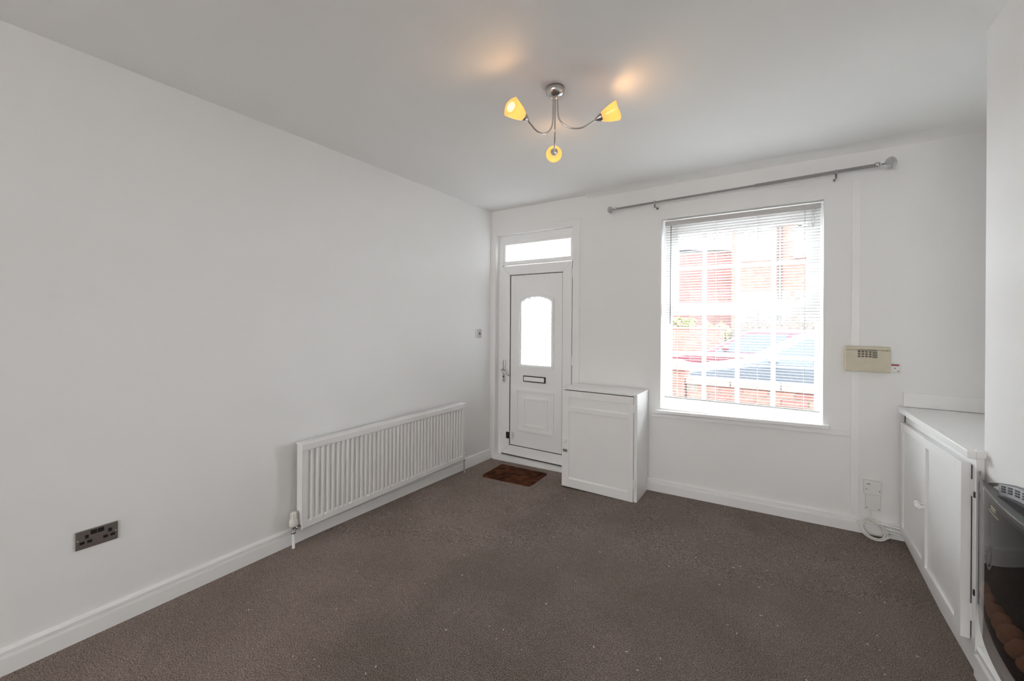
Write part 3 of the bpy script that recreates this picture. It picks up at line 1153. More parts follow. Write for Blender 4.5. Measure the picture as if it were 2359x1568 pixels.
sp = thing('fused_spur', (3.228, 0, 1.137), 'small white fused spur with red bar beside the beige alarm panel', 'switch')
b = MB()
b.box(3.197, 3.249, -0.022, -0.0005, 1.107, 1.168, 0.003)
b.build('faceplate', M['plastic'], sp)
b = MB()
b.box(3.203, 3.240, -0.025, -0.021, 1.153, 1.162, 0.001)
b.build('red_bar', M['red'], sp)
for x, z in ((3.220, 1.137), (3.236, 1.118)):
    b = MB()
    b.cyl((x, -0.0235, z), (x, -0.021, z), 0.003)
    b.build('screw', M['black'], sp)

ph = thing('phone_socket', (3.115, 0, 0.29), 'white telephone socket box on the wall above the coiled cable', 'socket')
b = MB()
b.box(3.070, 3.157, -0.034, -0.0005, 0.303, 0.390, 0.004)
b.build('upper_box', M['plastic'], ph)
b = MB()
b.box(3.080, 3.157, -0.014, -0.0005, 0.190, 0.304, 0.004)
b.build('lower_plate', M['plastic'], ph)
for x, z, y in ((3.082, 0.335, -0.034), (3.148, 0.332, -0.034), (3.088, 0.208, -0.014), (3.148, 0.206, -0.014)):
    b = MB()
    b.cyl((x, y - 0.001, z), (x, y + 0.001, z), 0.0028, 10)
    b.build('screw', M['dark'], ph)
b = MB()
b.box(3.083, 3.102, -0.0348, -0.033, 0.366, 0.376)
b.build('badge', M['outlet'], ph)

b = MB()
cc = Vector((3.114, -0.064, 0.088))
pts = []
for k in range(110):
    a = 2 * math.pi * k / 36
    rx = 0.063 + 0.009 * math.sin(k * 0.057)
    rz = 0.047 + 0.007 * math.cos(k * 0.043)
    pts.append((cc.x + rx * math.cos(a), cc.y + 0.006 * math.sin(k * 0.19) + 0.030 * math.sin(a), cc.z + rz * math.sin(a) - 0.012 * math.cos(a)))
b.tube(pts, 0.0042, 8)
b.tube([(3.105, -0.012, 0.192), (3.106, -0.02, 0.165), (3.100, -0.035, 0.140), (3.12, -0.05, 0.126), (3.16, -0.052, 0.10)], 0.0032, 8)
b.tube([(3.075, -0.045, 0.135), (3.11, -0.05, 0.128), (3.15, -0.05, 0.105), (3.178, -0.05, 0.06)], 0.0032, 8)
b.tube([(3.15, -0.085, 0.05), (3.185, -0.075, 0.055), (3.20, -0.06, 0.075)], 0.0042, 8)
tag(b.build('coiled_cable', M['cable'], origin=(3.12, -0.05, 0.02)), 'white cable coiled against the skirting in the right corner', 'cable')
b = MB()
for k in range(3):
    z = 0.118 - 0.022 * k
    b.tube([(3.150, -0.036, z + 0.008), (3.20, -0.034, z + 0.004), (3.24, -0.030, z), (3.270, -0.03, z - 0.006)], 0.0062, 8)
tag(b.build('pipe_run', M['gloss'], origin=(3.21, -0.03, 0.10)), 'white painted pipes running along skirting into the cupboard', 'pipe')

# ------------------------------------------------------------------ built-in cupboard in the alcove
cup = thing('alcove_cupboard', (3.45, -0.58, 0.0), 'white built-in cupboard with two panelled doors in the right alcove', 'cupboard')
CX, CY0, CY1 = 3.272, -1.154, -0.024


def lin(y, a, b_):
    """value going from a at y=-0.03 to b_ at y=-1.10"""
    return a + (b_ - a) * (-0.03 - y) / 1.07


def ybar(m, x0, x1, y0, y1, z0a, z0b, z1a, z1b, bev=0.0):
    m.hexa([(x0, y0, lin(y0, z0a, z0b)), (x1, y0, lin(y0, z0a, z0b)), (x1, y1, lin(y1, z0a, z0b)), (x0, y1, lin(y1, z0a, z0b)),
            (x0, y0, lin(y0, z1a, z1b)), (x1, y0, lin(y0, z1a, z1b)), (x1, y1, lin(y1, z1a, z1b)), (x0, y1, lin(y1, z1a, z1b))], bev)


b = MB()
ybar(b, CX, CX + 0.02, CY0, 0, 0.79, 0.835, 0.866, 0.882)            # apron
b.box(CX - 0.001, CX + 0.02, CY0 - 0.0005, CY0 + 0.060, 0.02, 0.872, 0.001)              # right stile
b.box(CX, CX + 0.02, -0.022, 0, 0.02, 0.86)
ybar(b, CX, CX + 0.02, CY0, 0, 0.0, -0.01, 0.118, 0.108)
b.box(CX + 0.0205, 3.286, CY0, CY0 + 0.012, 0.0, 0.87)
b.box(CX + 0.02, 3.695, -0.01, -0.001, 0.0, 0.86)
b.box(3.685, 3.695, CY0 + 0.02, -0.012, 0.0, 0.86)
b.box(CX + 0.021, 3.684, CY0 + 0.02, -0.012, 0.05, 0.07)
b.build('carcass', M['gloss'], cup)
b = MB()
ybar(b, 3.2625, 3.695, -1.150, -0.001, 0.870, 0.8865, 0.894, 0.9075, 0.003)
ybar(b, 3.236, 3.262, -1.170, -0.010, 0.861, 0.877, 0.894, 0.9085, 0.003)
b.build('worktop', M['gloss'], cup)
b = MB()
b.box(3.262, 3.290, -1.172, -1.1505, 0.884, 0.914, 0.002)
b.box(3.264, 3.2875, -1.160, -1.1545, 0.100, 0.8835, 0.001)
b.build('end_trim', M['gloss'], cup)
b = MB()
b.box(3.262, 3.695, -0.020, -0.0005, 0.896, 0.985, 0.002)
b.build('upstand', M['gloss'], cup)


def cup_door(y0, y1, xf, th, stile0, stile1, knob_y, knob_z, hinge_y, panel_x):
    z0a, z0b, z1a, z1b = 0.108, 0.108, 0.796, 0.842
    m = MB()
    ybar(m, xf, xf + th, y0, y0 + stile0, z0a, z0b, z1a, z1b, 0.0015)
    ybar(m, xf, xf + th, y1 - stile1, y1, z0a, z0b, z1a, z1b, 0.0015)
    ybar(m, xf, xf + th, y0 + stile0, y1 - stile1, z0a, z0b, z0a + 0.040, z0b + 0.040, 0.0015)
    ybar(m, xf, xf + th, y0 + stile0, y1 - stile1, z1a - 0.042, z1b - 0.052, z1a, z1b, 0.0015)
    d = m.build('cupboard_door', M['gloss'], cup)
    m = MB()
    ybar(m, xf + panel_x, xf + panel_x + 0.006, y0 + stile0 - 0.004, y1 - stile1 + 0.004, z0a + 0.03, z0b + 0.03, z1a - 0.036, z1b - 0.04)
    m.build('door_panel', M['gloss'], d)
    m = MB()
    m.lathe([(0, 0), (0.011, 0), (0.007, 0.006), (0.0065, 0.013), (0.012, 0.018), (0.0165, 0.025), (0.0165, 0.030), (0.012, 0.037), (0.005, 0.040), (0, 0.040)], (xf + 0.001, knob_y, knob_z), (-1, 0, 0))
    m.build('knob', M['gloss'], d)
    if hinge_y:
        for z in (0.742, 0.225):
            m = MB()
            m.cyl((xf + th + 0.002, hinge_y, z - 0.035), (xf + th + 0.002, hinge_y, z + 0.035), 0.006, 12)
            m.box(xf + th - 0.004, CX + 0.001, hinge_y - 0.004, hinge_y + 0.012, z - 0.033, z + 0.033)
            m.build('hinge', M['gloss'], d)


cup_door(-0.552, -0.028, 3.246, 0.022, 0.050, 0.058, -0.532, 0.456, None, 0.010)
cup_door(-1.090, -0.556, 3.240, 0.030, 0.076, 0.030, -0.580, 0.458, -1.094, 0.011)
b = MB()
b.box(CX - 0.002, CX + 0.001, -1.0955, -1.0905, 0.125, 0.832)
b.build('gap_shade_strip', M['dark'], cup)  # dark strip that paints the shade in the gap beside the door
for z in (0.724, 0.324):
    b = MB()
    b.box(CX - 0.008, CX + 0.001, -1.140, -1.126, z - 0.012, z + 0.012, 0.003)
    b.build('catch', M['black'], cup)

# ------------------------------------------------------------------ electric fire on the chimney breast
fire = thing('electric_fire', (3.25, -1.68, 0.28), 'black bow-fronted glass electric fire with pebbles at the right edge', 'electric fire')


def bow(y):
    return 3.194 + 0.085 * ((y + 1.68) / 0.54) ** 2


ys = [-1.1615 - 1.037 * k / 48 for k in range(49)]
outer = [(bow(y), y) for y in ys]
inner = [(bow(y) + 0.005, y) for y in reversed(ys)]
b = MB()
b.prism(outer + inner, 'z', 0.28, 0.83)
gf = b.build('glass_front', M['fire_glass'], fire)
for p_ in gf.data.polygons:
    p_.use_smooth = True
gf.data.set_sharp_from_angle(angle=math.radians(30))
b = MB()
b.prism([(bow(y) + 0.0002, y) for y in ys] + [(bow(y) + 0.0048, y) for y in reversed(ys)], 'z', 0.830, 0.8312)
b.build('glass_edge', M['glass_edge'], gf)
# back panel with an arched top
poly = [(-1.162, 0.29), (-1.162, 0.776)]
for k in range(1, 20):
    y = -1.158 - 1.044 * k / 20
    poly.append((y, 0.888 - 0.112 * ((y + 1.68) / 0.522) ** 2))
poly += [(-2.202, 0.776), (-2.202, 0.29)]
b = MB()
b.prism(poly, 'x', 3.272, 3.2875)
b.build('back_panel', M['fire_grey'], fire)
b = MB()
ysi = [-1.20 - 0.96 * k / 30 for k in range(31)]
b.prism([(bow(y) + 0.010, y) for y in ysi] + [(3.272, -2.16), (3.272, -1.20)], 'z', 0.796, 0.808)
b.build('top_cover', M['cover'], fire)
b = MB()
b.prism([(bow(y) + 0.010, y) for y in ysi] + [(3.272, -2.16), (3.272, -1.20)], 'z', 0.330, 0.348)
b.build('fuel_tray', M['fire_black'], fire)
b = MB()
b.box(3.268, 3.2725, -2.19, -1.17, 0.30, 0.79)
b.build('inner_back', M['fire_black'], fire)


def arc_z(y):
    return 0.888 - 0.112 * ((y + 1.68) / 0.522) ** 2


def arc_band(y0, y1, d0, d1, xa, xb, n=12):
    m = MB()
    up = [(y0 + (y1 - y0) * k / n, arc_z(y0 + (y1 - y0) * k / n) - d0) for k in range(n + 1)]
    dn = [(y0 + (y1 - y0) * k / n, arc_z(y0 + (y1 - y0) * k / n) - d1) for k in range(n + 1)]
    m.prism(up + list(reversed(dn)), 'x', xa, xb)
    return m


ho = arc_band(-1.366, -1.994, 0.003, 0.044, 3.262, 3.2725).build('heater_outlet', M['outlet'], fire)
ho['label'] = 'pale grey slotted heater outlet'
for r in range(3):
    for c in range(12):
        y = -1.392 - c * 0.050
        arc_band(y, y - 0.030, 0.008 + r * 0.0085, 0.0135 + r * 0.0085, 3.2605, 3.2625, 3).build('vent_slot', M['black'], ho)
arc_band(-1.370, -1.990, 0.046, 0.072, 3.250, 3.2725).build('heater_grille', M['black'], fire)
b = MB()
b.prism([(-1.292, 0.811), (-1.362, 0.838), (-1.362, 0.811)], 'x', 3.2705, 3.2725)
b.build('bare_wall_wedge', M['plastic'], fire)  # white wedge added in place of the bare wall showing behind the fire
b = MB()
for z0, h_, y0, y1 in ((0.800, 0.004, -1.505, -1.555), (0.792, 0.003, -1.500, -1.550), (0.780, 0.002, -1.478, -1.580)):
    yy = [y0 + (y1 - y0) * k / 8 for k in range(9)]
    b.prism([(bow(y) - 0.0006, y) for y in yy] + [(bow(y) + 0.0004, y) for y in reversed(yy)], 'z', z0, z0 + h_)
b.build('printed_label', M['gold'], gf)
# pebbles on the tray
random.seed(11)
pb = []
for k in range(3):
    q = bmesh.new()
    bmesh.ops.create_icosphere(q, subdivisions=2, radius=1)
    for w in q.verts:
        n_ = 1 + 0.10 * math.sin(3 * w.co.x + k) * math.cos(2.5 * w.co.y + 2 * k)
        w.co *= n_
    for f in q.faces:
        f.smooth = True
    pm = bpy.data.meshes.new('pebble')
    q.to_mesh(pm)
    q.free()
    pm.materials.append(M['pebble'])
    pb.append(pm)
for i in range(26):
    y = -1.235 - 0.88 * i / 25
    xm = (bow(y) + 0.012 + 3.266) / 2
    r_ = 0.030 + 0.008 * random.random()
    o = bpy.data.objects.new('pebble', pb[i % 3])
    COL.objects.link(o)
    o.parent = fire
    rx = min(r_ * 0.8, (3.266 - bow(y) - 0.012) / 2)
    o.scale = (max(rx, 0.008), r_, r_ * 0.8)
    o.location = Vector((xm, y, 0.348 + r_ * 0.8 + 0.030 * (i % 2))) - Vector(fire.location)
    o.rotation_euler = (random.uniform(-0.4, 0.4), 0, 0)

# ------------------------------------------------------------------ ceiling light
AXX, AXY = 1.639, -1.723
lamp = thing('ceiling_light', (AXX, AXY, H), 'chrome three-arm ceiling light with lit amber tulip shades', 'ceiling light')
b = MB()
b.lathe([(0, 0), (0.046, 0), (0.047, -0.016), (0.044, -0.028), (0.034, -0.040), (0.018, -0.046), (0, -0.047)], (AXX, AXY, H - 0.0005), n=32)
b.build('canopy', M['chrome'], lamp)
er = Vector((0.838, 0.545, 0))
ef = Vector((-0.545, 0.838, 0))
# (direction angle, socket radius, socket height, elevation of the shade axis, start offset)
for ang, R_, zs, elev in ((218, 0.182, 2.385, 16), (-9, 0.205, 2.428, 20), (85, 0.215, 2.372, 14)):
    d = er * math.cos(math.radians(ang)) + ef * math.sin(math.radians(ang))
    st = Vector((AXX, AXY, H - 0.045)) + d * 0.012
    zl = zs - 0.038
    P = []
    base = Vector((AXX, AXY, 0))
    ctrl = [st] + [base + d * q_ + Vector((0, 0, h_)) for q_, h_ in (
        (0.013, H - 0.085), (0.015, zl + 0.088), (0.021, zl + 0.054), (0.020 + R_ * 0.10, zl + 0.026), (0.012 + R_ * 0.27, zl + 0.008),
        (R_ * 0.48, zl), (R_ * 0.68, zl + 0.003), (R_ * 0.86, zs - 0.017), (R_, zs))]
    cpts = [ctrl[0] * 2 - ctrl[1]] + ctrl + [ctrl[-1] * 2 - ctrl[-2]]
    for i in range(1, len(cpts) - 2):
        for k in range(8):
            t_ = k / 8
            a, b_, c, e = cpts[i - 1], cpts[i], cpts[i + 1], cpts[i + 2]
            P.append(0.5 * ((2 * b_) + (c - a) * t_ + (2 * a - 5 * b_ + 4 * c - e) * t_ ** 2 + (3 * b_ - a - 3 * c + e) * t_ ** 3))
    P.append(ctrl[-1])
    b = MB()
    b.tube(P, 0.0042, 10)
    arm = b.build('arm', M['chrome'], lamp)
    ax = (d * math.cos(math.radians(elev)) + Vector((0, 0, math.sin(math.radians(elev))))).normalized()
    so = ctrl[-1]
    b = MB()
    b.lathe([(0, -0.006), (0.006, -0.006), (0.010, 0.002), (0.017, 0.014), (0.020, 0.026), (0.019, 0.032), (0, 0.032)], so, ax, 20)
    b.build('shade_cap', M['satin'], arm)
    b = bmesh.new()
    q = Vector((0, 0, 1)).rotation_difference(ax)
    prof = [(0.014, 0.022), (0.021, 0.028), (0.029, 0.045), (0.035, 0.062), (0.040, 0.080), (0.044, 0.098), (0.046, 0.108)]
    nseg = 30
    rings = []
    for off in (0, -0.0025):
        for j, (r_, h_) in enumerate(prof if off == 0 else list(reversed(prof))):
            rg = []
            for k in range(nseg):
                th = 2 * math.pi * k / nseg
                wv = 0.003 * math.cos(3 * th) * (h_ / 0.108) ** 3
                rr = r_ + off
                rg.append(b.verts.new(so + q @ Vector((rr * math.cos(th), rr * math.sin(th), h_ + wv))))
            rings.append(rg)
    for A, B in zip(rings, rings[1:]):
        for k in range(nseg):
            f = b.faces.new([A[k], A[(k + 1) % nseg], B[(k + 1) % nseg], B[k]])
            f.smooth = True
    bmesh.ops.recalc_face_normals(b, faces=b.faces[:])
    m = MB()
    me2 = bpy.data.meshes.new('t')
    b.to_mesh(me2)
    b.free()
    m.bm.from_mesh(me2)
    m.build('shade', M['shade'], arm)['label'] = 'amber glowing glass shade'
    b = MB()
    b.lathe([(0, 0.030), (0.008, 0.032), (0.011, 0.045), (0.014, 0.058), (0.010, 0.072), (0, 0.078)], so, ax, 14)
    b.build('bulb', M['bulb'], arm)
    ld = bpy.data.lights.new('lamp_glow', 'POINT')
    ld.energy = 0.5
    ld.color = (1.0, 0.56, 0.22)
    ld.shadow_soft_size = 0.018
    lo_ = bpy.data.objects.new('lamp_glow', ld)
    COL.objects.link(lo_)
    lo_.location = so + ax * 0.088

# ------------------------------------------------------------------ lint on the carpet
random.seed(5)
b = bmesh.new()
for i in range(130):
    x = random.uniform(0.35, 3.1)
    y = random.uniform(-2.7, -0.5)
    z = fz(x, y) + 0.002
    a = random.uniform(0, math.pi)
    L_ = random.uniform(0.003, 0.010)
    w_ = random.uniform(0.0015, 0.0042)
    dx, dy = math.cos(a) * L_, math.sin(a) * L_
    px, py = -math.sin(a) * w_, math.cos(a) * w_
    vs = [b.verts.new(p) for p in ((x - dx, y - dy, z), (x + px, y + py, z), (x + dx, y + dy, z), (x - px, y - py, z), (x, y, z + 0.003))]
    for k in range(4):
        b.faces.new([vs[k], vs[(k + 1) % 4], vs[4]])
m = MB()
me2 = bpy.data.meshes.new('t')
b.to_mesh(me2)
b.free()
m.bm.from_mesh(me2)
lint = tag(m.build('carpet_fluff', M['lint']), 'tiny white bits of fluff scattered over the brown carpet', 'fluff')
lint['kind'] = 'stuff'

# ------------------------------------------------------------------ outside: front garden wall
GZ = -0.15
b = MB()
b.box(-14, 18, 0.25, 2.9, GZ - 0.2, GZ)
struct(b.build('pavement', M['paving']), 'pale paving outside the window', 'pavement')
b = MB()
b.box(-14, 18, 2.9, 30.0, GZ - 0.25, GZ - 0.06)
struct(b.build('road', M['tarmac']), 'grey street surface outside', 'road')

gw = thing('garden_wall', (2.9, 1.5, GZ), 'low red brick garden wall with pink coping just outside the window', 'wall')
b = MB()
b.box(1.72, 5.2, 1.412, 1.60, GZ, 0.735)
b.build('mortar_core', M['mortar'], gw)
src = {}
cnt = 0
BW, BH, BD = 0.215, 0.065, 0.19
for r in range(12):
    z = GZ + 0.005 + r * 0.0735
    for c in range(16):
        x = 1.725 + c * 0.225 - (0.1125 if r % 2 else 0)
        if x < 1.70 or x > 5.0:
            continue
        kk = random.choice('aabbc')
        if kk not in src:
            q = MB()
            q.box(0, BW, 0, BD, 0, BH, 0.004, 1)
            src[kk] = q.build('brick', M['brick_' + kk], gw, origin=(0, 0, 0))
            o = src[kk]
        else:
            o = share(src[kk], 'brick', gw, (0, 0, 0))
        o.location = Vector((x, 1.400 + random.uniform(-0.002, 0.002), z)) - Vector(gw.location)
fc = None
for c in range(8):
    x = 1.715 + c * 0.452
    if fc is None:
        q = MB()
        q.box(0, 0.444, 0, 0.28, 0, 0.07, 0.008)
        fc = q.build('coping_stone', M['coping'], gw, origin=(0, 0, 0))
        o = fc
    else:
        o = share(fc, 'coping_stone', gw, (0, 0, 0))
    o.location = Vector((x, 1.365, 0.735)) - Vector(gw.location)
gp = thing('brick_pillar', (1.55, 1.5, GZ), 'square red brick gate pillar at the left end of the garden wall', 'pillar')
b = MB()
b.box(1.392, 1.702, 1.362, 1.672, GZ, 0.90)
b.build('mortar_core', M['mortar'], gp)
for r in range(14):
    z = GZ + 0.006 + r * 0.0745
    cells = [(1.385, 1.355, 0.215, 0.1025), (1.6075, 1.355, 0.1025, 0.215), (1.4955, 1.5775, 0.215, 0.1025), (1.385, 1.465, 0.1025, 0.215)]
    for x, y, w_, d_ in cells:
        if r % 2:
            x, y = x, y
        kk = random.choice('aabc')
        key = (kk, w_)
        if key not in src:
            q = MB()
            q.box(0, w_, 0, d_, 0, BH, 0.004, 1)
            src[key] = q.build('brick', M['brick_' + kk], gp, origin=(0, 0, 0))
            o = src[key]
        else:
            o = share(src[key], 'brick', gp, (0, 0, 0))
        o.location = Vector((x, y, z)) - Vector(gp.location)
b = MB()
b.prism([(1.345, 0.895), (1.75, 0.895), (1.75, 0.945), (1.56, 0.985), (1.535, 0.985), (1.345, 0.945)], 'y', 1.32, 1.72, 0.006)
b.build('pillar_cap', M['coping'], gp)


# ------------------------------------------------------------------ outside: cars
def car(name, x0, yc, scale, paint, label):
    g = thing(name, (x0 + 2.1 * scale, yc, GZ - 0.06), label, 'car')
    z0 = GZ - 0.06

    def X(v):
        return x0 + v * scale

    def Z(v):
        return z0 + v * scale
    b = MB()
    body = [(0.05, 0.30), (0.0, 0.45), (0.04, 0.68), (0.20, 0.78), (1.10, 0.93), (1.25, 0.96), (3.95, 1.0), (4.12, 0.92), (4.2, 0.62), (4.16, 0.32),
            (3.72, 0.25), (3.62, 0.52), (3.36, 0.64), (3.08, 0.52), (2.98, 0.25), (1.12, 0.25), (1.02, 0.52), (0.76, 0.64), (0.48, 0.52), (0.38, 0.27)]
    b.prism([(X(p[0]), Z(p[1])) for p in body], 'y', yc - 0.86 * scale, yc + 0.86 * scale, 0.03 * scale)
    b.build('body', M[paint], g)
    b = MB()
    lo_ = [(1.08, 0.93), (4.02, 0.97)]
    hi_ = [(1.95, 1.42), (3.55, 1.44)]
    wl, wh = 0.80, 0.60
    pts = [(X(lo_[0][0]), yc - wl * scale, Z(lo_[0][1])), (X(lo_[1][0]), yc - wl * scale, Z(lo_[1][1])), (X(lo_[1][0]), yc + wl * scale, Z(lo_[1][1])), (X(lo_[0][0]), yc + wl * scale, Z(lo_[0][1])),
           (X(hi_[0][0]), yc - wh * scale, Z(hi_[0][1])), (X(hi_[1][0]), yc - wh * scale, Z(hi_[1][1])), (X(hi_[1][0]), yc + wh * scale, Z(hi_[1][1])), (X(hi_[0][0]), yc + wh * scale, Z(hi_[0][1]))]
    b.hexa(pts, 0.05 * scale, 3)
    b.build('cabin', M[paint], g)

    def quad(name_, P4, mname, push):
        P4 = [Vector(p) for p in P4]
        n_ = (P4[1] - P4[0]).cross(P4[3] - P4[0]).normalized()
        q = MB()
        q.hexa([p - n_ * 0.004 for p in P4] + [p + n_ * push for p in P4])
        return q.build(name_, M[mname], g)
    # side windows: points on the sloping cabin side

    def side(s, u, w):
        xl = lo_[0][0] + (lo_[1][0] - lo_[0][0]) * u
        xh = hi_[0][0] + (hi_[1][0] - hi_[0][0]) * u
        zl = lo_[0][1] + (lo_[1][1] - lo_[0][1]) * u
        zh = hi_[0][1] + (hi_[1][1] - hi_[0][1]) * u
        return (X(xl + (xh - xl) * w), yc + s * (wl + (wh - wl) * w) * scale, Z(zl + (zh - zl) * w))
    for s in (-1, 1):
        for u0, u1 in ((0.07, 0.46), (0.50, 0.78), (0.81, 0.95)):
            P4 = [side(s, u0, 0.06), side(s, u1, 0.06), side(s, u1, 0.86), side(s, u0, 0.86)]
            if s > 0:
                P4.reverse()
            quad('side_window', P4, 'car_glass', 0.008)

    def end(u, w, t_):
        a = side(-1, u, w)
        c = side(1, u, w)
        return tuple(a[i] + (c[i] - a[i]) * t_ for i in range(3))
    quad('windscreen', [end(0, 0.06, 0.94), end(0, 0.06, 0.06), end(0, 0.9, 0.06), end(0, 0.9, 0.94)], 'car_glass', 0.008)
    quad('rear_window', [end(1, 0.06, 0.06), end(1, 0.06, 0.94), end(1, 0.9, 0.94), end(1, 0.9, 0.06)], 'car_glass', 0.008)
    for xw in (0.76, 3.36):
        for s in (-1, 1):
            q = MB()
            r = 0.31 * scale
            q.lathe([(0, 0.0), (r * 0.6, 0.0), (r * 0.62, -0.015), (r * 0.9, -0.015), (r, 0.03), (r, 0.17), (r * 0.9, 0.2), (0, 0.2)],
                    (X(xw), yc + s * 0.87 * scale, Z(0) + r), (0, -s, 0), 20)
            wheel = q.build('wheel', M['tyre'], g)
            q = MB()
            q.lathe([(0, -0.012), (r * 0.2, -0.012), (r * 0.58, -0.004), (r * 0.58, 0.01), (0, 0.01)], (X(xw), yc + s * 0.87 * scale, Z(0) + r), (0, -s, 0), 20)
            q.build('hub_cap', M['satin'], wheel)
    for s in (-1, 1):
        q = MB()
        q.box(X(0.0), X(0.22), yc + s * 0.66 * scale - 0.16, yc + s * 0.66 * scale + 0.16, Z(0.60), Z(0.74), 0.03)
        q.build('headlamp', M['lamp_lens'], g)
        q = MB()
        q.ball((X(1.55), yc + s * 0.92 * scale, Z(1.04)), 0.07, 0.10, 0.06, 12, 8)
        q.build('door_mirror', M[paint], g)
        for xd in (2.15, 3.05):
            q = MB()
            q.box(X(xd), X(xd + 0.17), yc + s * 0.868 * scale - 0.012, yc + s * 0.868 * scale + 0.012, Z(0.86), Z(0.89), 0.004)
            q.build('door_handle', M['black'], g)
    return g


car('parked_car', 0.92, 4.55, 1.04, 'car_blue', 'silver-blue car parked nearest beyond the garden wall')
car('parked_car', 0.02, 7.30, 1.04, 'car_red', 'red car parked on the far side, behind the blue one')

# ------------------------------------------------------------------ outside: far side of the street
fw = thing('street_wall', (-1.0, 8.9, GZ), 'red brick boundary wall below the hedge across the street', 'wall')
b = MB()
b.box(-6, 1.35, 8.83, 9.05, GZ, 1.26)
b.build('mortar_core', M['mortar'], fw)


def brick_sheet(x0, x1, z0, z1, y, holes=(), depth=0.012):
    m = bmesh.new()
    r = 0
    z = z0
    while z < z1 - 0.03:
        x = x0 - (0.1125 if r % 2 else 0)
        while x < x1 - 0.02:
            a, c = max(x, x0), min(x + 0.215, x1)
            if not any(a < hx1 and c > hx0 and z < hz1 and z + 0.065 > hz0 for hx0, hx1, hz0, hz1 in holes) and c - a > 0.03:
                zt = min(z + 0.065, z1)
                v = [m.verts.new(p) for p in ((a, y - depth, z), (c, y - depth, z), (c, y - depth, zt), (a, y - depth, zt), (a, y, z), (c, y, z), (c, y, zt), (a, y, zt))]
                for f in ((0, 1, 2, 3), (3, 2, 6, 7), (0, 4, 5, 1), (1, 5, 6, 2), (0, 3, 7, 4)):
                    m.faces.new([v[i] for i in f])
            x += 0.225
        z += 0.075
        r += 1
    q = MB()
    me2 = bpy.data.meshes.new('t')
    m.to_mesh(me2)
    m.free()
    q.bm.from_mesh(me2)
    return q


M['brick_far'] = mat('far_red_brick', (0.1068, 0.0429, 0.0325), 0.9, noise=0.35, nscale=7)
M['brick_dark'] = mat('dark_red_brick', (0.0877, 0.031, 0.0271), 0.9, noise=0.3, nscale=7)
brick_sheet(-6, 1.35, GZ, 1.25, 8.83).build('brickwork', M['brick_far'], fw)['kind'] = 'stuff'
b = MB()
b.box(-6, 1.37, 8.80, 9.08, 1.25, 1.31, 0.01)
b.build('coping', M['coping'], fw)


def foliage(name, x0, x1, y0, y1, z0, z1, n, mats, label, cat, size=0.07):
    g = thing(name, ((x0 + x1) / 2, (y0 + y1) / 2, z0), label, cat)
    for mname in mats:
        m = bmesh.new()
        for i in range(n // len(mats)):
            u = random.random()
            x = x0 + (x1 - x0) * u
            zt = z1 - 0.12 * abs(math.sin(7 * u + 1)) - 0.08 * random.random()
            z = z0 + (zt - z0) * (random.random() ** 0.6)
            y = random.uniform(y0, y1)
            d = Vector((random.uniform(-1, 1), random.uniform(-1, 1), random.uniform(-1, 1))).normalized()
            e = d.orthogonal().normalized()
            s = size * random.uniform(0.6, 1.2)
            p = Vector((x, y, z))
            vs = [m.verts.new(p - d * s), m.verts.new(p + e * s * 0.45), m.verts.new(p + d * s), m.verts.new(p - e * s * 0.45)]
            m.faces.new(vs)
        q = MB()
        me2 = bpy.data.meshes.new('t')
        m.to_mesh(me2)
        m.free()
        q.bm.from_mesh(me2)
        q.build('foliage', M[mname], g)['kind'] = 'stuff'
    q = MB()
    for k in range(6):
        x = x0 + (x1 - x0) * (k + 0.5) / 6
        q.cyl((x, (y0 + y1) / 2, z0), (x + 0.1, (y0 + y1) / 2, z0 + (z1 - z0) * 0.8), 0.025, 8)
    q.build('stem', M['fence'], g)
    return g


foliage('privet_hedge', -3.0, 0.55, 9.2, 9.75, GZ, 1.70, 3200, ('leaf', 'leaf_y'), 'green hedge above the boundary wall at left of the window view', 'hedge')
foliage('yellow_shrub', 0.62, 1.45, 9.2, 9.6, GZ, 1.50, 900, ('leaf_y',), 'yellowish shrub beside the green hedge across the street', 'shrub')

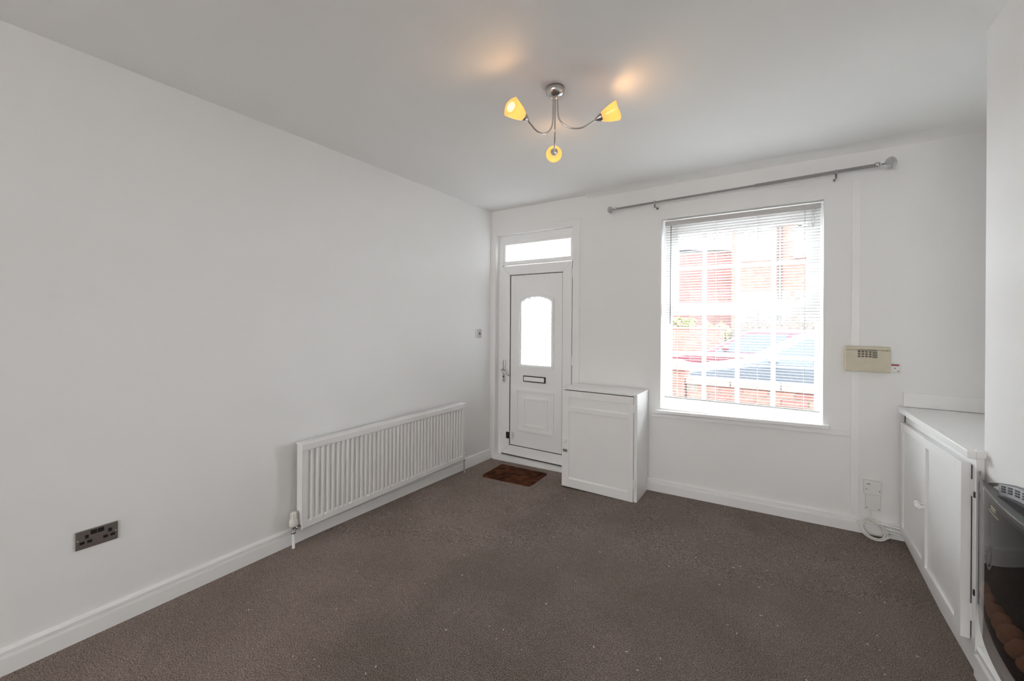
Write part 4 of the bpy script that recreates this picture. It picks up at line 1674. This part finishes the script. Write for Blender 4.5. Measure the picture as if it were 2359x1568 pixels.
house = thing('brick_house', (4.5, 12, GZ), 'tall red brick house with white windows across the street', 'house')
HY = 10.6
holes = [(1.72, 2.38, 3.45, 5.0), (3.05, 3.95, 3.42, 5.0), (1.66, 2.75, 0.6, 2.15), (3.1, 4.6, 0.6, 2.15), (4.9, 5.9, 3.42, 5.0)]
b = MB()
b.box(1.38, 8.0, HY, HY + 5, GZ, 5.75)
b.build('mortar_core', M['mortar'], house)
brick_sheet(1.38, 8.0, GZ, 5.7, HY, holes).build('brickwork', M['brick_far'], house)['kind'] = 'stuff'
for hx0, hx1, hz0, hz1 in holes:
    q = MB()
    q.ring_frame(hx0, hx1, hz0, hz1, 0.09, HY - 0.03, HY + 0.02)
    q.box(hx0, hx1, HY - 0.03, HY, (hz0 + hz1) / 2 - 0.03, (hz0 + hz1) / 2 + 0.03)
    f = q.build('window', M['upvc'], house)
    q = MB()
    q.box(hx0 + 0.05, hx1 - 0.05, HY - 0.012, HY + 0.005, hz0 + 0.05, hz1 - 0.05)
    q.build('pane', M['house_glass'], f)
    q = MB()
    q.box(hx0 - 0.12, hx1 + 0.12, HY - 0.07, HY, hz0 - 0.14, hz0)
    q.box(hx0 - 0.12, hx1 + 0.12, HY - 0.04, HY, hz1, hz1 + 0.22)
    q.build('stone_lintel', M['stone'], f)
b = MB()
b.cyl((2.62, HY - 0.08, GZ), (2.62, HY - 0.08, 5.6), 0.05, 12)
b.cyl((1.38, HY - 0.1, 5.62), (8.0, HY - 0.1, 5.62), 0.06, 12)
b.build('drainpipe', M['black'], house)
b = MB()
b.prism([(HY - 0.25, 5.66), (HY + 5.2, 5.66), (HY + 2.5, 7.6)], 'x', 1.3, 8.1)
b.build('roof', M['slate'], house)

low = thing('brick_outbuilding', (-0.5, 12, GZ), 'lower dark brick building left of the tall house across the street', 'building')
b = MB()
b.box(-1.0, 1.36, HY + 1.0, HY + 4, GZ, 3.85)
b.build('mortar_core', M['mortar'], low)
brick_sheet(-1.0, 1.36, GZ, 3.82, HY + 1.0).build('brickwork', M['brick_dark'], low)['kind'] = 'stuff'
b = MB()
b.hexa([(-1.1, HY + 0.9, 4.05), (1.36, HY + 0.9, 3.80), (1.36, HY + 4, 3.80), (-1.1, HY + 4, 4.05),
        (-1.1, HY + 0.9, 4.15), (1.36, HY + 0.9, 3.90), (1.36, HY + 4, 3.90), (-1.1, HY + 4, 4.15)])
b.build('roof', M['slate'], low)
fn = thing('panel_fence', (4.0, 9.2, GZ), 'grey weathered timber fence in front of the tall house', 'fence')
fb = None
for k in range(30):
    x = 1.6 + k * 0.165
    if fb is None:
        q = MB()
        q.box(-0.075, 0.075, -0.012, 0.012, 0, 1.62, 0.004, 1)
        fb = q.build('board', M['fence'], fn, origin=(0, 0, 0))
        o = fb
    else:
        o = share(fb, 'board', fn, (0, 0, 0))
    o.location = (x - 4.0, random.uniform(-0.004, 0.004), random.uniform(-0.02, 0.02))
b = MB()
b.box(1.5, 6.5, 9.213, 9.25, 0.2, 0.28)
b.box(1.5, 6.5, 9.213, 9.25, 1.1, 1.18)
b.build('rail', M['fence'], fn)
